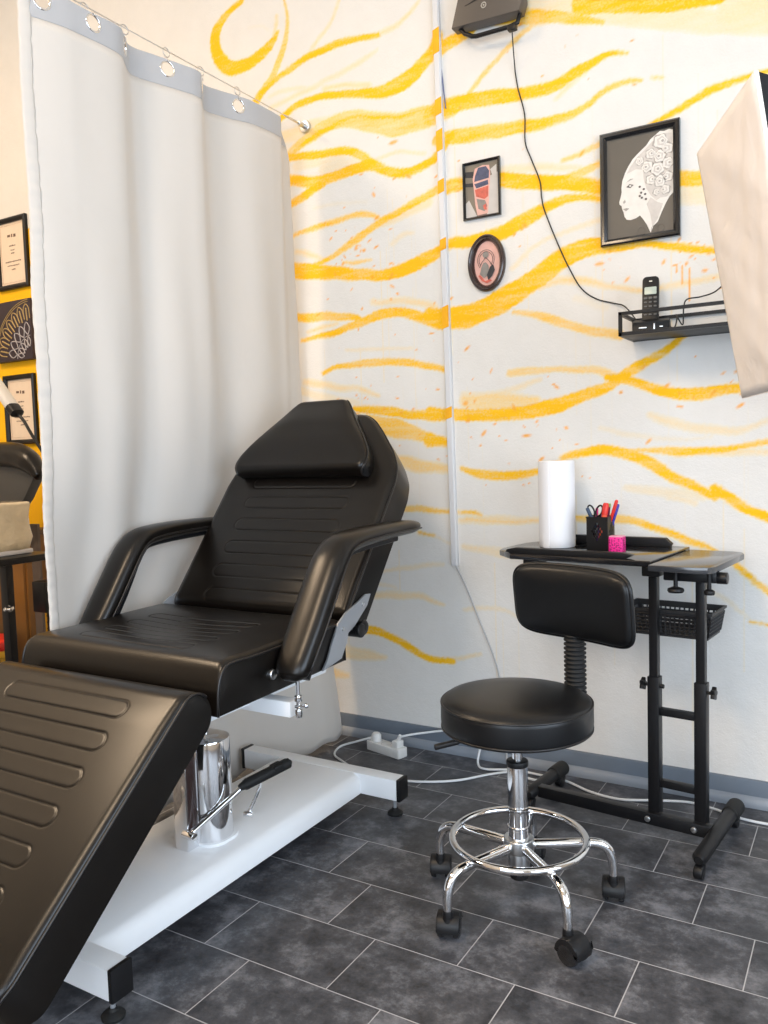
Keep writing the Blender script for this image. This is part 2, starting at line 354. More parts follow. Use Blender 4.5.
STROKES = [
(1.00,[(-2.255,3.055,0.0107),(-2.257,3.029,0.0121),(-2.338,3.001,0.017),(-2.404,2.948,0.024),(-2.412,2.877,0.0275),(-2.384,2.817,0.0309),(-2.324,2.775,0.0307),(-2.236,2.772,0.0282),(-2.158,2.796,0.0239),(-2.105,2.827,0.0165),(-2.083,2.852,0.0092)]),
(0.60,[(-2.089,2.917,0.0052),(-2.091,2.879,0.0066),(-2.105,2.827,0.0066)]),
(0.15,[(-2.228,2.912,0.0054),(-2.169,2.901,0.0066),(-2.128,2.871,0.0066)]),
(0.80,[(-2.045,2.979,0.0052),(-2.031,2.9,0.0091),(-2.039,2.827,0.013),(-2.067,2.759,0.0157),(-2.117,2.69,0.0185),(-2.192,2.624,0.0201),(-2.266,2.537,0.0204)]),
(1.00,[(-2.228,2.594,0.0175),(-2.192,2.624,0.0167),(-2.113,2.669,0.0132),(-1.988,2.707,0.0143),(-1.877,2.727,0.0153),(-1.755,2.73,0.015),(-1.617,2.713,0.011)]),
(0.55,[(-1.616,2.716,0.0085),(-1.539,2.724,0.0084),(-1.476,2.752,0.0071),(-1.438,2.786,0.0035),(-1.427,2.805,0.0035)]),
(0.50,[(-1.778,2.899,0.005),(-1.819,2.827,0.0063),(-1.89,2.768,0.0076),(-1.948,2.715,0.009)]),
(0.40,[(-2.127,2.57,0.008),(-1.994,2.589,0.0104),(-1.835,2.612,0.0089),(-1.684,2.64,0.0099),(-1.619,2.658,0.0049)]),
(0.30,[(-2.133,2.61,0.0066),(-2.041,2.62,0.0092),(-1.914,2.595,0.0064)]),
(1.00,[(-2.122,2.505,0.0133),(-2.054,2.528,0.0145),(-1.98,2.551,0.0156),(-1.884,2.553,0.0154),(-1.763,2.533,0.0163),(-1.66,2.514,0.021),(-1.574,2.505,0.0292),(-1.49,2.525,0.03),(-1.421,2.565,0.0272),(-1.373,2.603,0.0235),(-1.359,2.639,0.0175)]),
(0.50,[(-1.868,2.577,0.0089),(-1.776,2.571,0.0101),(-1.659,2.541,0.0111)]),
(0.75,[(-2.088,2.343,0.0166),(-2.02,2.386,0.0164),(-1.938,2.413,0.0259),(-1.843,2.442,0.0287),(-1.751,2.439,0.0314),(-1.649,2.404,0.0371),(-1.551,2.373,0.0456),(-1.454,2.371,0.0419),(-1.36,2.373,0.0353),(-1.314,2.374,0.0292)]),
(1.00,[(-2.02,2.377,0.0092),(-1.938,2.403,0.0117),(-1.843,2.427,0.0115),(-1.736,2.444,0.0088),(-1.606,2.412,0.0074),(-1.494,2.396,0.0084),(-1.359,2.399,0.0082)]),
(0.40,[(-2.1,2.442,0.0265),(-2.026,2.438,0.0262),(-1.952,2.448,0.0324),(-1.842,2.448,0.0255)]),
(1.00,[(-2.087,2.362,0.0186),(-2.021,2.355,0.0184),(-1.91,2.338,0.0168),(-1.786,2.325,0.0152),(-1.712,2.297,0.0175),(-1.655,2.249,0.0186),(-1.556,2.199,0.0196),(-1.473,2.195,0.0169),(-1.405,2.21,0.0155),(-1.357,2.241,0.0142),(-1.337,2.271,0.0176),(-1.317,2.283,0.0176)]),
(0.50,[(-1.64,2.264,0.005),(-1.554,2.272,0.0049),(-1.431,2.24,0.0048)]),
(0.30,[(-2.007,2.313,0.0262),(-1.895,2.316,0.0258),(-1.787,2.306,0.0228)]),
(1.00,[(-2.092,2.272,0.0199),(-2.023,2.259,0.0211),(-1.93,2.235,0.0234),(-1.82,2.239,0.0217),(-1.714,2.249,0.0226),(-1.612,2.228,0.0123)]),
(0.30,[(-1.881,2.276,0.0257),(-1.743,2.273,0.0189),(-1.641,2.246,0.0186)]),
(1.00,[(-2.08,2.16,0.0173),(-2.013,2.181,0.0171),(-1.939,2.205,0.0169),(-1.883,2.22,0.0155)]),
(0.85,[(-2.041,2.044,0.0083),(-2.011,2.049,0.0083),(-1.895,2.061,0.0117),(-1.783,2.07,0.0103),(-1.688,2.071,0.0124),(-1.63,2.044,0.0045)]),
(0.15,[(-1.935,2.136,0.0094),(-1.822,2.133,0.0115),(-1.687,2.115,0.0079)]),
(0.90,[(-2.033,1.902,0.0072),(-2.003,1.91,0.0071),(-1.901,1.919,0.0094),(-1.801,1.955,0.0138),(-1.705,1.996,0.0158),(-1.598,2.039,0.0156),(-1.495,2.07,0.0153),(-1.396,2.099,0.015),(-1.348,2.113,0.0138),(-1.301,2.118,0.0158)]),
(0.40,[(-1.624,2.022,0.0168),(-1.534,2.044,0.022),(-1.421,2.067,0.0216)]),
(1.00,[(-2.048,1.905,0.0329),(-1.996,1.895,0.0345),(-1.903,1.879,0.0293),(-1.764,1.852,0.0229),(-1.631,1.831,0.0213),(-1.528,1.838,0.0265),(-1.44,1.863,0.0261),(-1.354,1.893,0.0182)]),
(0.80,[(-1.804,1.899,0.0058),(-1.735,1.895,0.0091),(-1.675,1.892,0.0045)]),
(0.50,[(-2.029,1.978,0.0095),(-1.986,1.966,0.0107),(-1.929,1.94,0.0082),(-1.887,1.922,0.0058)]),
(0.30,[(-1.575,1.943,0.0111),(-1.53,1.968,0.011),(-1.486,1.967,0.0055)]),
(0.90,[(-2.042,1.715,0.018),(-1.998,1.71,0.0179),(-1.854,1.7,0.0175),(-1.744,1.682,0.0149)]),
(0.95,[(-2.017,1.618,0.0084),(-1.958,1.624,0.0095),(-1.843,1.636,0.0152),(-1.745,1.66,0.0172),(-1.637,1.682,0.0192),(-1.533,1.676,0.02),(-1.446,1.644,0.0197),(-1.362,1.614,0.0194),(-1.314,1.612,0.0193),(-1.264,1.619,0.0265)]),
(0.50,[(-1.674,1.736,0.0113),(-1.635,1.726,0.0113),(-1.532,1.725,0.0133),(-1.408,1.688,0.013)]),
(0.60,[(-1.986,1.65,0.006),(-1.913,1.66,0.0094),(-1.841,1.67,0.0058)]),
(0.35,[(-1.804,1.563,0.0046),(-1.681,1.552,0.0057),(-1.512,1.542,0.0044)]),
(0.90,[(-1.92,1.48,0.0083),(-1.82,1.501,0.0117),(-1.71,1.503,0.0137),(-1.578,1.498,0.0146),(-1.464,1.478,0.0132),(-1.367,1.449,0.0108)]),
(0.50,[(-2.01,1.451,0.012),(-1.937,1.44,0.0143),(-1.852,1.416,0.0129),(-1.754,1.407,0.0081)]),
(0.55,[(-1.741,1.403,0.0104),(-1.661,1.375,0.0068)]),
(0.30,[(-2.041,1.417,0.0181),(-1.896,1.378,0.0177),(-1.757,1.352,0.0116)]),
(0.95,[(-1.771,1.33,0.0116),(-1.717,1.322,0.0173),(-1.623,1.311,0.0193),(-1.52,1.295,0.0167),(-1.42,1.284,0.0187),(-1.323,1.279,0.014),(-1.252,1.281,0.0128)]),
(0.85,[(-1.705,1.281,0.023),(-1.652,1.256,0.0342),(-1.573,1.241,0.0395),(-1.472,1.209,0.0222),(-1.368,1.182,0.0196)]),
(0.60,[(-1.617,1.125,0.0233),(-1.564,1.115,0.0254),(-1.499,1.099,0.0257),(-1.41,1.086,0.0169),(-1.366,1.082,0.0112)]),
(0.80,[(-1.597,0.937,0.0128),(-1.57,0.935,0.0128),(-1.478,0.931,0.0137),(-1.389,0.925,0.009),(-1.345,0.923,0.0067)]),
(0.85,[(-1.315,0.923,0.0056),(-1.266,0.921,0.0088),(-1.23,0.911,0.0055)]),
(0.60,[(-1.297,0.896,0.01),(-1.195,0.89,0.0109),(-1.102,0.893,0.0086),(-0.99,0.897,0.0074)]),
(0.95,[(-1.313,1.087,0.0089),(-1.238,1.065,0.0175),(-1.145,1.055,0.0183),(-1.065,1.059,0.0149),(-1.012,1.074,0.0126),(-0.933,1.094,0.0124)]),
(0.90,[(-1.5,0.843,0.0069),(-1.436,0.834,0.0057)]),
(0.30,[(-1.436,0.833,0.0046),(-1.367,0.804,0.0045)]),
(0.40,[(-1.312,0.795,0.0078),(-1.233,0.786,0.0088),(-1.174,0.772,0.0065),(-1.105,0.763,0.0054)]),
(0.35,[(-1.66,0.688,0.0059),(-1.551,0.705,0.0093),(-1.446,0.721,0.008),(-1.395,0.724,0.0057)]),
(0.50,[(-1.734,0.588,0.0132),(-1.609,0.592,0.0129),(-1.502,0.597,0.0116),(-1.45,0.582,0.0092),(-1.399,0.566,0.0046)]),
(0.30,[(-1.683,0.633,0.0083),(-1.608,0.619,0.0059)]),
(0.30,[(-1.312,0.552,0.0079),(-1.25,0.568,0.0089),(-1.179,0.567,0.0088),(-1.121,0.555,0.0065),(-1.019,0.498,0.0064)]),
(1.00,[(-1.84,0.439,0.0184),(-1.767,0.445,0.0206),(-1.697,0.439,0.018),(-1.615,0.416,0.0166),(-1.535,0.382,0.0152),(-1.457,0.354,0.015),(-1.367,0.354,0.0114)]),
(0.50,[(-1.367,0.361,0.0068),(-1.304,0.379,0.0068),(-1.249,0.393,0.0045)]),
(0.45,[(-1.903,0.346,0.0248),(-1.786,0.339,0.0268),(-1.666,0.339,0.0084)]),
(0.60,[(-1.937,0.244,0.0187),(-1.848,0.245,0.0086)]),
(0.90,[(-1.139,2.642,0.0304),(-1.059,2.619,0.03),(-0.935,2.583,0.022),(-0.846,2.548,0.0159),(-0.774,2.517,0.0086)]),
(1.00,[(-0.83,2.599,0.0431),(-0.689,2.557,0.035),(-0.541,2.513,0.0272),(-0.414,2.488,0.0199)]),
(0.40,[(-1.059,2.63,0.045),(-0.831,2.578,0.0432),(-0.621,2.497,0.0415),(-0.439,2.425,0.0334),(-0.283,2.374,0.0324)]),
(0.45,[(-0.364,2.454,0.0592),(-0.245,2.419,0.0578)]),
(0.75,[(-0.997,2.584,0.0089),(-1.076,2.541,0.0106),(-1.159,2.483,0.0092),(-1.254,2.414,0.0094)]),
(0.95,[(-1.353,2.586,0.0206),(-1.323,2.604,0.0236),(-1.283,2.613,0.0234),(-1.231,2.621,0.0155)]),
(1.00,[(-1.377,2.385,0.0239),(-1.341,2.384,0.0317),(-1.263,2.386,0.0297),(-1.145,2.375,0.0261),(-1.032,2.36,0.0225),(-0.923,2.365,0.0206),(-0.833,2.391,0.0159),(-0.76,2.414,0.0114),(-0.69,2.403,0.0042)]),
(0.50,[(-0.932,2.317,0.0059),(-0.878,2.353,0.0088),(-0.833,2.377,0.0072)]),
(0.90,[(-1.38,2.277,0.0208),(-1.327,2.278,0.027),(-1.232,2.268,0.0281),(-1.098,2.258,0.0229),(-0.987,2.248,0.0194),(-0.895,2.251,0.0162),(-0.82,2.276,0.0116),(-0.762,2.304,0.01),(-0.691,2.314,0.0085),(-0.649,2.307,0.0056)]),
(0.70,[(-0.615,2.307,0.0056),(-0.584,2.299,0.0055)]),
(1.00,[(-0.623,2.162,0.0056),(-0.542,2.19,0.0124),(-0.464,2.218,0.0122),(-0.389,2.234,0.0106),(-0.34,2.235,0.0092),(-0.245,2.246,0.009)]),
(0.75,[(-0.912,2.112,0.0089),(-0.852,2.121,0.0102),(-0.771,2.143,0.0101)]),
(0.40,[(-1.126,2.125,0.0108),(-0.99,2.105,0.015),(-0.852,2.074,0.0073)]),
(1.00,[(-1.358,2.101,0.024),(-1.279,2.105,0.0237),(-1.127,2.091,0.0277),(-1.006,2.057,0.0256),(-0.883,2.034,0.0251),(-0.782,2.001,0.0261),(-0.666,1.986,0.0255),(-0.53,1.98,0.0234),(-0.465,1.968,0.0231),(-0.364,1.955,0.02)]),
(0.80,[(-0.913,2.047,0.0148),(-0.838,2.061,0.0146),(-0.782,2.075,0.0116),(-0.721,2.094,0.01),(-0.623,2.162,0.007)]),
(0.35,[(-0.544,1.936,0.0346),(-0.44,1.916,0.0339),(-0.34,1.898,0.0266)]),
(0.90,[(-1.398,2.575,0.0239),(-1.37,2.637,0.019)]),
(0.90,[(-1.405,2.368,0.0321),(-1.371,2.391,0.0271)]),
(1.00,[(-1.355,1.898,0.0177),(-1.31,1.902,0.0208),(-1.258,1.899,0.0222),(-1.156,1.906,0.0264),(-1.073,1.93,0.026),(-0.976,1.965,0.021),(-0.899,1.981,0.0163),(-0.839,1.977,0.0132),(-0.777,1.959,0.0101)]),
(0.35,[(-1.1,1.783,0.0077),(-1.01,1.845,0.0076),(-0.916,1.875,0.0074),(-0.781,1.896,0.0102)]),
(1.00,[(-1.426,1.652,0.0328),(-1.336,1.634,0.0403),(-1.247,1.64,0.0437),(-1.127,1.68,0.0404),(-1.012,1.734,0.038),(-0.917,1.787,0.0358),(-0.841,1.812,0.0324),(-0.774,1.809,0.0261),(-0.626,1.794,0.0127),(-0.544,1.771,0.0139),(-0.44,1.748,0.0109),(-0.339,1.73,0.0094)]),
(0.60,[(-0.997,1.702,0.0076),(-0.934,1.719,0.0105),(-0.842,1.704,0.0118),(-0.754,1.678,0.0087),(-0.655,1.651,0.0071),(-0.545,1.651,0.007),(-0.389,1.664,0.0068)]),
(0.75,[(-1.095,1.631,0.0077),(-0.998,1.605,0.0137),(-0.89,1.563,0.0164),(-0.8,1.532,0.0162),(-0.727,1.515,0.0145)]),
(0.15,[(-0.873,1.65,0.0149),(-0.769,1.608,0.0146)]),
(1.00,[(-0.506,1.502,0.007),(-0.526,1.491,0.0098),(-0.573,1.454,0.0141),(-0.642,1.417,0.0157),(-0.714,1.38,0.0174),(-0.772,1.348,0.0176)]),
(1.00,[(-0.772,1.349,0.0191),(-0.863,1.318,0.0224),(-0.956,1.294,0.0274),(-1.069,1.277,0.028),(-1.187,1.275,0.0238),(-1.309,1.281,0.0227),(-1.437,1.292,0.0248)]),
(0.60,[(-1.29,1.328,0.0242),(-1.152,1.32,0.0315),(-1.02,1.313,0.0231)]),
(1.00,[(-0.772,1.381,0.0103),(-0.728,1.372,0.016),(-0.657,1.349,0.0173),(-0.587,1.32,0.0185),(-0.493,1.306,0.0195),(-0.415,1.312,0.0165),(-0.358,1.315,0.0136),(-0.253,1.328,0.0133)]),
(0.65,[(-1.116,1.419,0.0125),(-1.034,1.42,0.0154),(-0.923,1.419,0.0106),(-0.801,1.403,0.0133),(-0.728,1.375,0.0146)]),
(0.40,[(-1.298,1.353,0.0113),(-1.168,1.348,0.0111),(-1.002,1.388,0.0077)]),
(1.00,[(-1.44,1.197,0.0282),(-1.373,1.181,0.0131)]),
(0.60,[(-1.443,1.089,0.0216),(-1.36,1.088,0.0131)]),
(0.95,[(-0.927,1.115,0.0107),(-0.896,1.125,0.0121),(-0.85,1.134,0.015),(-0.775,1.137,0.0163),(-0.702,1.12,0.019),(-0.631,1.09,0.0202),(-0.562,1.046,0.0185),(-0.494,1.013,0.0155),(-0.428,0.982,0.0153)]),
(1.00,[(-0.435,1.009,0.0153),(-0.364,0.961,0.0165),(-0.264,0.908,0.0162)]),
(0.90,[(-0.694,1.135,0.0036),(-0.602,1.132,0.0115),(-0.534,1.127,0.0155),(-0.454,1.125,0.0139),(-0.364,1.135,0.0109),(-0.253,1.153,0.0093)]),
(0.50,[(-0.548,1.121,0.0128),(-0.415,1.12,0.011),(-0.279,1.119,0.0081)]),
(0.40,[(-0.63,1.247,0.01),(-0.574,1.223,0.0142),(-0.493,1.199,0.014),(-0.364,1.187,0.0109),(-0.28,1.21,0.0067)]),
(0.22,[(-0.789,1.211,0.0104),(-0.701,1.186,0.0117),(-0.547,1.166,0.0071),(-0.441,1.169,0.0055)]),
(0.30,[(-0.703,1.011,0.0132),(-0.589,0.996,0.0172),(-0.468,0.982,0.014)]),
(0.35,[(-0.576,0.981,0.0114),(-0.494,0.96,0.0099)]),
(0.50,[(-1.319,0.891,0.0115),(-1.178,0.898,0.0128),(-1.027,0.895,0.0093)]),
(0.85,[(-0.876,0.905,0.0121),(-0.777,0.907,0.0149),(-0.689,0.901,0.0146),(-0.604,0.873,0.013),(-0.535,0.846,0.01),(-0.468,0.82,0.0084)]),
(0.95,[(-0.652,0.889,0.0077),(-0.559,0.862,0.0095),(-0.504,0.844,0.0085),(-0.451,0.818,0.0084),(-0.399,0.787,0.0092),(-0.356,0.751,0.0101),(-0.314,0.717,0.01),(-0.256,0.67,0.0108)]),
(0.25,[(-0.443,0.681,0.0094),(-0.382,0.638,0.0093),(-0.331,0.6,0.0046)]),
(0.90,[(-0.326,0.588,0.0046),(-0.256,0.579,0.0063)]),
(0.35,[(-1.304,0.792,0.0115),(-1.181,0.78,0.0144),(-1.096,0.775,0.0111)]),
(0.60,[(-1.447,0.93,0.01),(-1.337,0.923,0.0098),(-1.239,0.916,0.0065)]),
(0.90,[(-0.398,0.07,0.0047),(-0.382,0.02,0.0047),(-0.378,0.006,0.0056)])]

# ------------------------------------------------------------------ the room
XL, XR, YF = -4.7, 2.1, -2.3
b = B(); b.span((XL-.1, YF-.1, -.1), (XR+.1, WY+.1, 0.)); link('floor', b, 'tiles', kind='structure', smooth=False)
b = B(); b.span((XL-.1, YF-.1, FY), (XR+.1, WY+.1, FY+.1)); link('ceiling', b, 'ceiling', kind='structure', smooth=False)
b = B(); b.span((XL-.1, YF-.1, 0), (XL, WY, FY)); link('wall_left', b, 'plaster', kind='structure', smooth=False)

def holed_wall(name, horiz, fixed, thick, u0, u1, holes):
    """wall with rectangular openings; horiz 'x' runs along x, 'y' along y"""
    b = B()
    us = sorted({u0, u1, *[h[0] for h in holes], *[h[1] for h in holes]}); zs = sorted({0., FY, *[h[2] for h in holes], *[h[3] for h in holes]})
    for a, c in zip(us, us[1:]):
        for z0, z1 in zip(zs, zs[1:]):
            um, zm = (a+c)/2, (z0+z1)/2
            if any(h[0] < um < h[1] and h[2] < zm < h[3] for h in holes): continue
            if horiz == 'x': b.span((a, fixed, z0), (c, fixed+thick, z1))
            else: b.span((fixed, a, z0), (fixed+thick, c, z1))
    return link(name, b, 'plaster', kind='structure', smooth=False)
WIN = {'right': (-1.6, 1.7, .45, 2.6), 'front': (-1.2, 1.5, .45, 2.7)}
holed_wall('wall_right', 'y', XR, .1, YF-.1, WY, [WIN['right']])
holed_wall('wall_front', 'x', YF-.1, .1, XL, XR, [WIN['front']])
def window(name, horiz, fixed, hole):
    b = B(); a, c, z0, z1 = hole; w = .06
    parts = [(a, a+w, z0, z1), (c-w, c, z0, z1), (a, c, z0, z0+w), (a, c, z1-w, z1), ((a+c)/2-w/2, (a+c)/2+w/2, z0, z1)]
    for p in parts:
        if horiz == 'x': b.span((p[0], fixed-.03, p[2]), (p[1], fixed+.03, p[3]))
        else: b.span((fixed-.03, p[0], p[2]), (fixed+.03, p[1], p[3]))
    link(name, b, 'white_plastic', kind='structure', smooth=False)
window('window_1', 'y', XR+.05, WIN['right']); window('window_2', 'x', YF-.05, WIN['front'])

# mural wall: a fine grid carrying the brush strokes
def mural_wall():
    xs = np.concatenate([np.arange(XL, -2.7, .05), np.arange(-2.7, -.15, .0055), np.arange(-.15, XR+.05, .06)])
    xs = np.concatenate([xs[xs < -3.8], np.arange(-3.8, -3.6, .02), xs[(xs > -3.6)]]); xs = np.unique(xs); xs[-1] = XR
    zs = np.concatenate([[0.], np.arange(.06, 3.10, .0055), np.arange(3.12, FY, .08), [FY]])
    nx, nz = len(xs), len(zs)
    X, Z = np.meshgrid(xs, zs)                    # shape nz, nx
    rng = np.random.RandomState(3)
    # slowly wandering offsets make brush edges uneven
    def wob(x, z, f, seed):
        r = np.random.RandomState(seed); o = np.zeros_like(x)
        for k in range(5):
            a, p = r.uniform(0, 2*PI), r.uniform(0, 6.28); ff = f*r.uniform(.6, 1.8)
            o += np.sin(ff*(x*math.cos(a)+z*math.sin(a))+p)
        return o/5
    dX = X + .006*wob(X, Z, 45, 1); dZ = Z + .005*wob(X, Z, 45, 2)
    edge = .0035*wob(X, Z, 230, 5)
    T = np.zeros_like(X)
    for op, pts in STROKES:
        pts = [(p[0], p[1], p[2]) for p in pts]
        # smooth the polyline
        Q = []
        for i in range(len(pts)-1):
            p0, p1, p2, p3 = [np.array(pts[max(0, min(len(pts)-1, k))]) for k in (i-1, i, i+1, i+2)]
            for j in range(4):
                t = j/4.; Q.append(.5*((2*p1)+(-p0+p2)*t+(2*p0-5*p1+4*p2-p3)*t*t+(-p0+3*p1-3*p2+p3)*t**3))
        Q.append(np.array(pts[-1])); Q = np.array(Q); Q[:,2] = np.maximum(Q[:,2], .0025)
        m = Q[:,2].max()+.03
        ix = np.where((xs > Q[:,0].min()-m) & (xs < Q[:,0].max()+m))[0]; iz = np.where((zs > Q[:,1].min()-m) & (zs < Q[:,1].max()+m))[0]
        if len(ix) == 0 or len(iz) == 0: continue
        sl = np.s_[iz[0]:iz[-1]+1, ix[0]:ix[-1]+1]
        x, z, e = dX[sl], dZ[sl], edge[sl]
        best = np.full(x.shape, 1e9)
        for a, c in zip(Q, Q[1:]):
            d = c[:2]-a[:2]; l2 = (d**2).sum()+1e-9
            t = np.clip(((x-a[0])*d[0]+(z-a[1])*d[1])/l2, 0, 1)
            dist = np.hypot(x-a[0]-t*d[0], z-a[1]-t*d[1]) - (a[2]+(c[2]-a[2])*t)
            best = np.minimum(best, dist)
        soft = .009 if op > .6 else .018
        v = np.clip(.5-(best+e)/soft, 0, 1)*op
        T[sl] = np.where(v > T[sl], v, T[sl] + v*.25*(1-T[sl]))
    # thin vertical drips below the strokes and the solid yellow field at the far left
    for k in range(60):
        x0 = rng.uniform(-1.95, -.3); z1 = rng.uniform(.4, 2.5); ln = rng.uniform(.15, .6)
        i = np.argmin(abs(xs-x0)); jz = (zs < z1) & (zs > z1-ln)
        T[jz, i] = np.maximum(T[jz, i], rng.uniform(.08, .28))
    T[(X < -3.62) & (Z < 2.345)] = 1.15
    cr, jj = [], None
    colT = T[:, np.argmin(abs(xs+1.35))]
    for j_ in range(nz):
        on = colT[j_] > .8
        if on and jj is None: jj = j_
        if not on and jj is not None:
            if zs[j_]-zs[jj] > .012: cr.append((float(zs[jj]), float(zs[j_])))
            jj = None
    # orange splashes
    Sp = np.zeros_like(X)
    cl = [(-1.25,1.28,.28,26),(-1.05,1.22,.25,18),(-.75,1.72,.1,8),(-.52,1.74,.08,12),(-.42,1.70,.1,12),(-1.6,1.7,.3,30),(-1.75,1.95,.2,26),(-1.1,1.9,.08,8),(-.55,1.35,.15,8),
          (-.4,1.3,.15,8),(-1.2,2.1,.15,12),(-.9,2.4,.3,14),(-1.7,1.35,.25,30),(-1.0,1.1,.2,10),(-1.6,2.2,.2,16)]
    for cx, cz, s, n in cl:
        for k in range(n):
            px, pz = rng.normal(cx, s*.5), rng.normal(cz, s*.35); r = abs(rng.normal(.0008, .0016))+.0011; an = rng.normal(.3,.6); el = rng.uniform(1, 3.2)
            ix = np.where(abs(xs-px) < .03)[0]; iz = np.where(abs(zs-pz) < .03)[0]
            if len(ix) == 0 or len(iz) == 0: continue
            sl = np.s_[iz[0]:iz[-1]+1, ix[0]:ix[-1]+1]
            u = (X[sl]-px)*math.cos(an)+(Z[sl]-pz)*math.sin(an); w = -(X[sl]-px)*math.sin(an)+(Z[sl]-pz)*math.cos(an)
            Sp[sl] = np.maximum(Sp[sl], np.clip(1.4-np.hypot(u/el, w)/r*.8, 0, .85))
    for px, z1, ln in ((-.505,1.70,.10),(-.53,1.715,.06),(-.41,1.71,.05),(-.40,1.70,.07),(-.545,1.72,.03)):      # runny drips
        iz = (zs < z1) & (zs > z1-ln); i = np.argmin(abs(xs-px)); Sp[iz, i] = .8
    co = np.stack([X.ravel(), np.zeros(nx*nz), Z.ravel()], 1)
    co[:,0] -= 0; idx = np.arange(nx*nz).reshape(nz, nx)
    F = np.stack([idx[:-1,:-1].ravel(), idx[:-1,1:].ravel(), idx[1:,1:].ravel(), idx[1:,:-1].ravel()], 1)
    # shell behind the front skin gives the wall its thickness
    n0 = len(co); bx = np.array([[XL,.1,0],[XR,.1,0],[XR,.1,FY],[XL,.1,FY]]); co = np.vstack([co, bx])
    me = bpy.data.meshes.new('wall_back')
    fl = F.tolist(); 
    fl.append([n0+3, n0+2, n0+1, n0])
    me.from_pydata(co.tolist(), [], fl)
    pa = me.attributes.new('paint', 'FLOAT', 'POINT'); pa.data.foreach_set('value', np.concatenate([T.ravel(), np.zeros(4)]))
    pb = me.attributes.new('splash', 'FLOAT', 'POINT'); pb.data.foreach_set('value', np.concatenate([Sp.ravel(), np.zeros(4)]))
    me.materials.append(M['mural'])
    o = bpy.data.objects.new('wall_back', me); COL.objects.link(o); o.location = (0, WY, 0); o['kind'] = 'structure'
    return cr
CROSSINGS = mural_wall()

# skirting: grey painted board with a lighter rounded foot
b = B(); b.span((XL, WY-.015, .0), (XR, WY, .086), .004); link('baseboard_back', b, 'lapis', kind='structure')
b = B()
b.prism([(WY-.012, .0), (WY-.028, .0), (WY-.030, .012), (WY-.026, .026), (WY-.018, .034), (WY-.012, .036)], lambda a, c, t: Vector((t, a, c)), XL, XR)
link('trim_1', b, 'trim_light', kind='structure')

# ------------------------------------------------------------------ conduit and thin cables on the wall
b = B()
b.prism([(-1.366-.013, 0), (-1.366-.013,-.014), (-1.366-.009,-.018), (-1.366+.009,-.018), (-1.366+.013,-.014), (-1.366+.013, 0)],
        lambda a, c, t: Vector((a+(2.8-t)*.011, WY+c, t)), .723, 3.2)
cond = link('cable_conduit', b, 'duct_plastic'); tag(cond, 'white vertical cable duct on the painted wall left of the small pictures', 'cable duct')
M['paint_dab'] = mat('mural_paint', (.95,.43,.006), .7, noise=(30,.15))
for z0_, z1_ in CROSSINGS:
    if z0_ < .75 or z1_ > 2.9: continue
    b = B(); z, h = (z0_+z1_)/2, z1_-z0_
    b.prism([(-.0125,-h/2-.003),(.0125,-h/2+.004),(.0125,h/2+.006),(-.0125,h/2-.002)], lambda a, c, t: Vector((-1.366+(2.8-z)*.011+a, WY-.018-t, z+c+.0)), -.001, .0012)
    link('paint_patch', b, 'paint_dab', cond, label='yellow mural paint crossing the duct')
b = B(); b.tube([(-1.343, WY-.004, .725), (-1.30, WY-.004, .64), (-1.25, WY-.004, .52), (-1.20, WY-.004, .40), (-1.172, WY-.004, .30), (-1.15, WY-.018, .12), (-1.14, WY-.035, .012)], .0035, 8, sub=4)
tag(link('thin_cable', b, 'grey_cable'), 'thin grey cable running from the lower end of the white duct down behind the stool', 'cable')
b = B(); b.tube([(-1.392, WY-.004, 3.2), (-1.384, WY-.004, 2.8), (-1.362, WY-.004, 2.62), (-1.345, WY-.005, 2.45), (-1.338, WY-.005, 2.38)], .002, 6, sub=4)
M['blue_wire'] = mat('blue_wire', (.12,.14,.28), .5)
tag(link('thin_wire', b, 'blue_wire'), 'very thin bluish wire along the top of the white duct', 'wire')

# ------------------------------------------------------------------ curtain
CX = -1.959
wire = thing('curtain_wire', 'thin steel tension wire carrying the curtain, fixed to the painted wall', 'wire', (CX, WY, 2.455))
b = B(); b.cyl((CX, WY-.012, 2.455), (CX, YF+.001, 2.455), .0018, seg=8); link('cable', b, 'steel', wire)
b = B(); b.cyl((CX, WY-.012, 2.455), (CX, WY-.0005, 2.455), .024, seg=28, bev=.003); b.cyl((CX, WY-.05, 2.455), (CX, WY-.012, 2.455), .009, .010, 20, .002); link('wall_anchor', b, 'steel', wire)
b = B(); b.cyl((CX, WY-.125, 2.455), (CX, WY-.05, 2.455), .0045, seg=14, bev=.001); b.cyl((CX, WY-.15, 2.455), (CX, WY-.125, 2.455), .002, .0045, 12); link('tensioner', b, 'steel', wire)

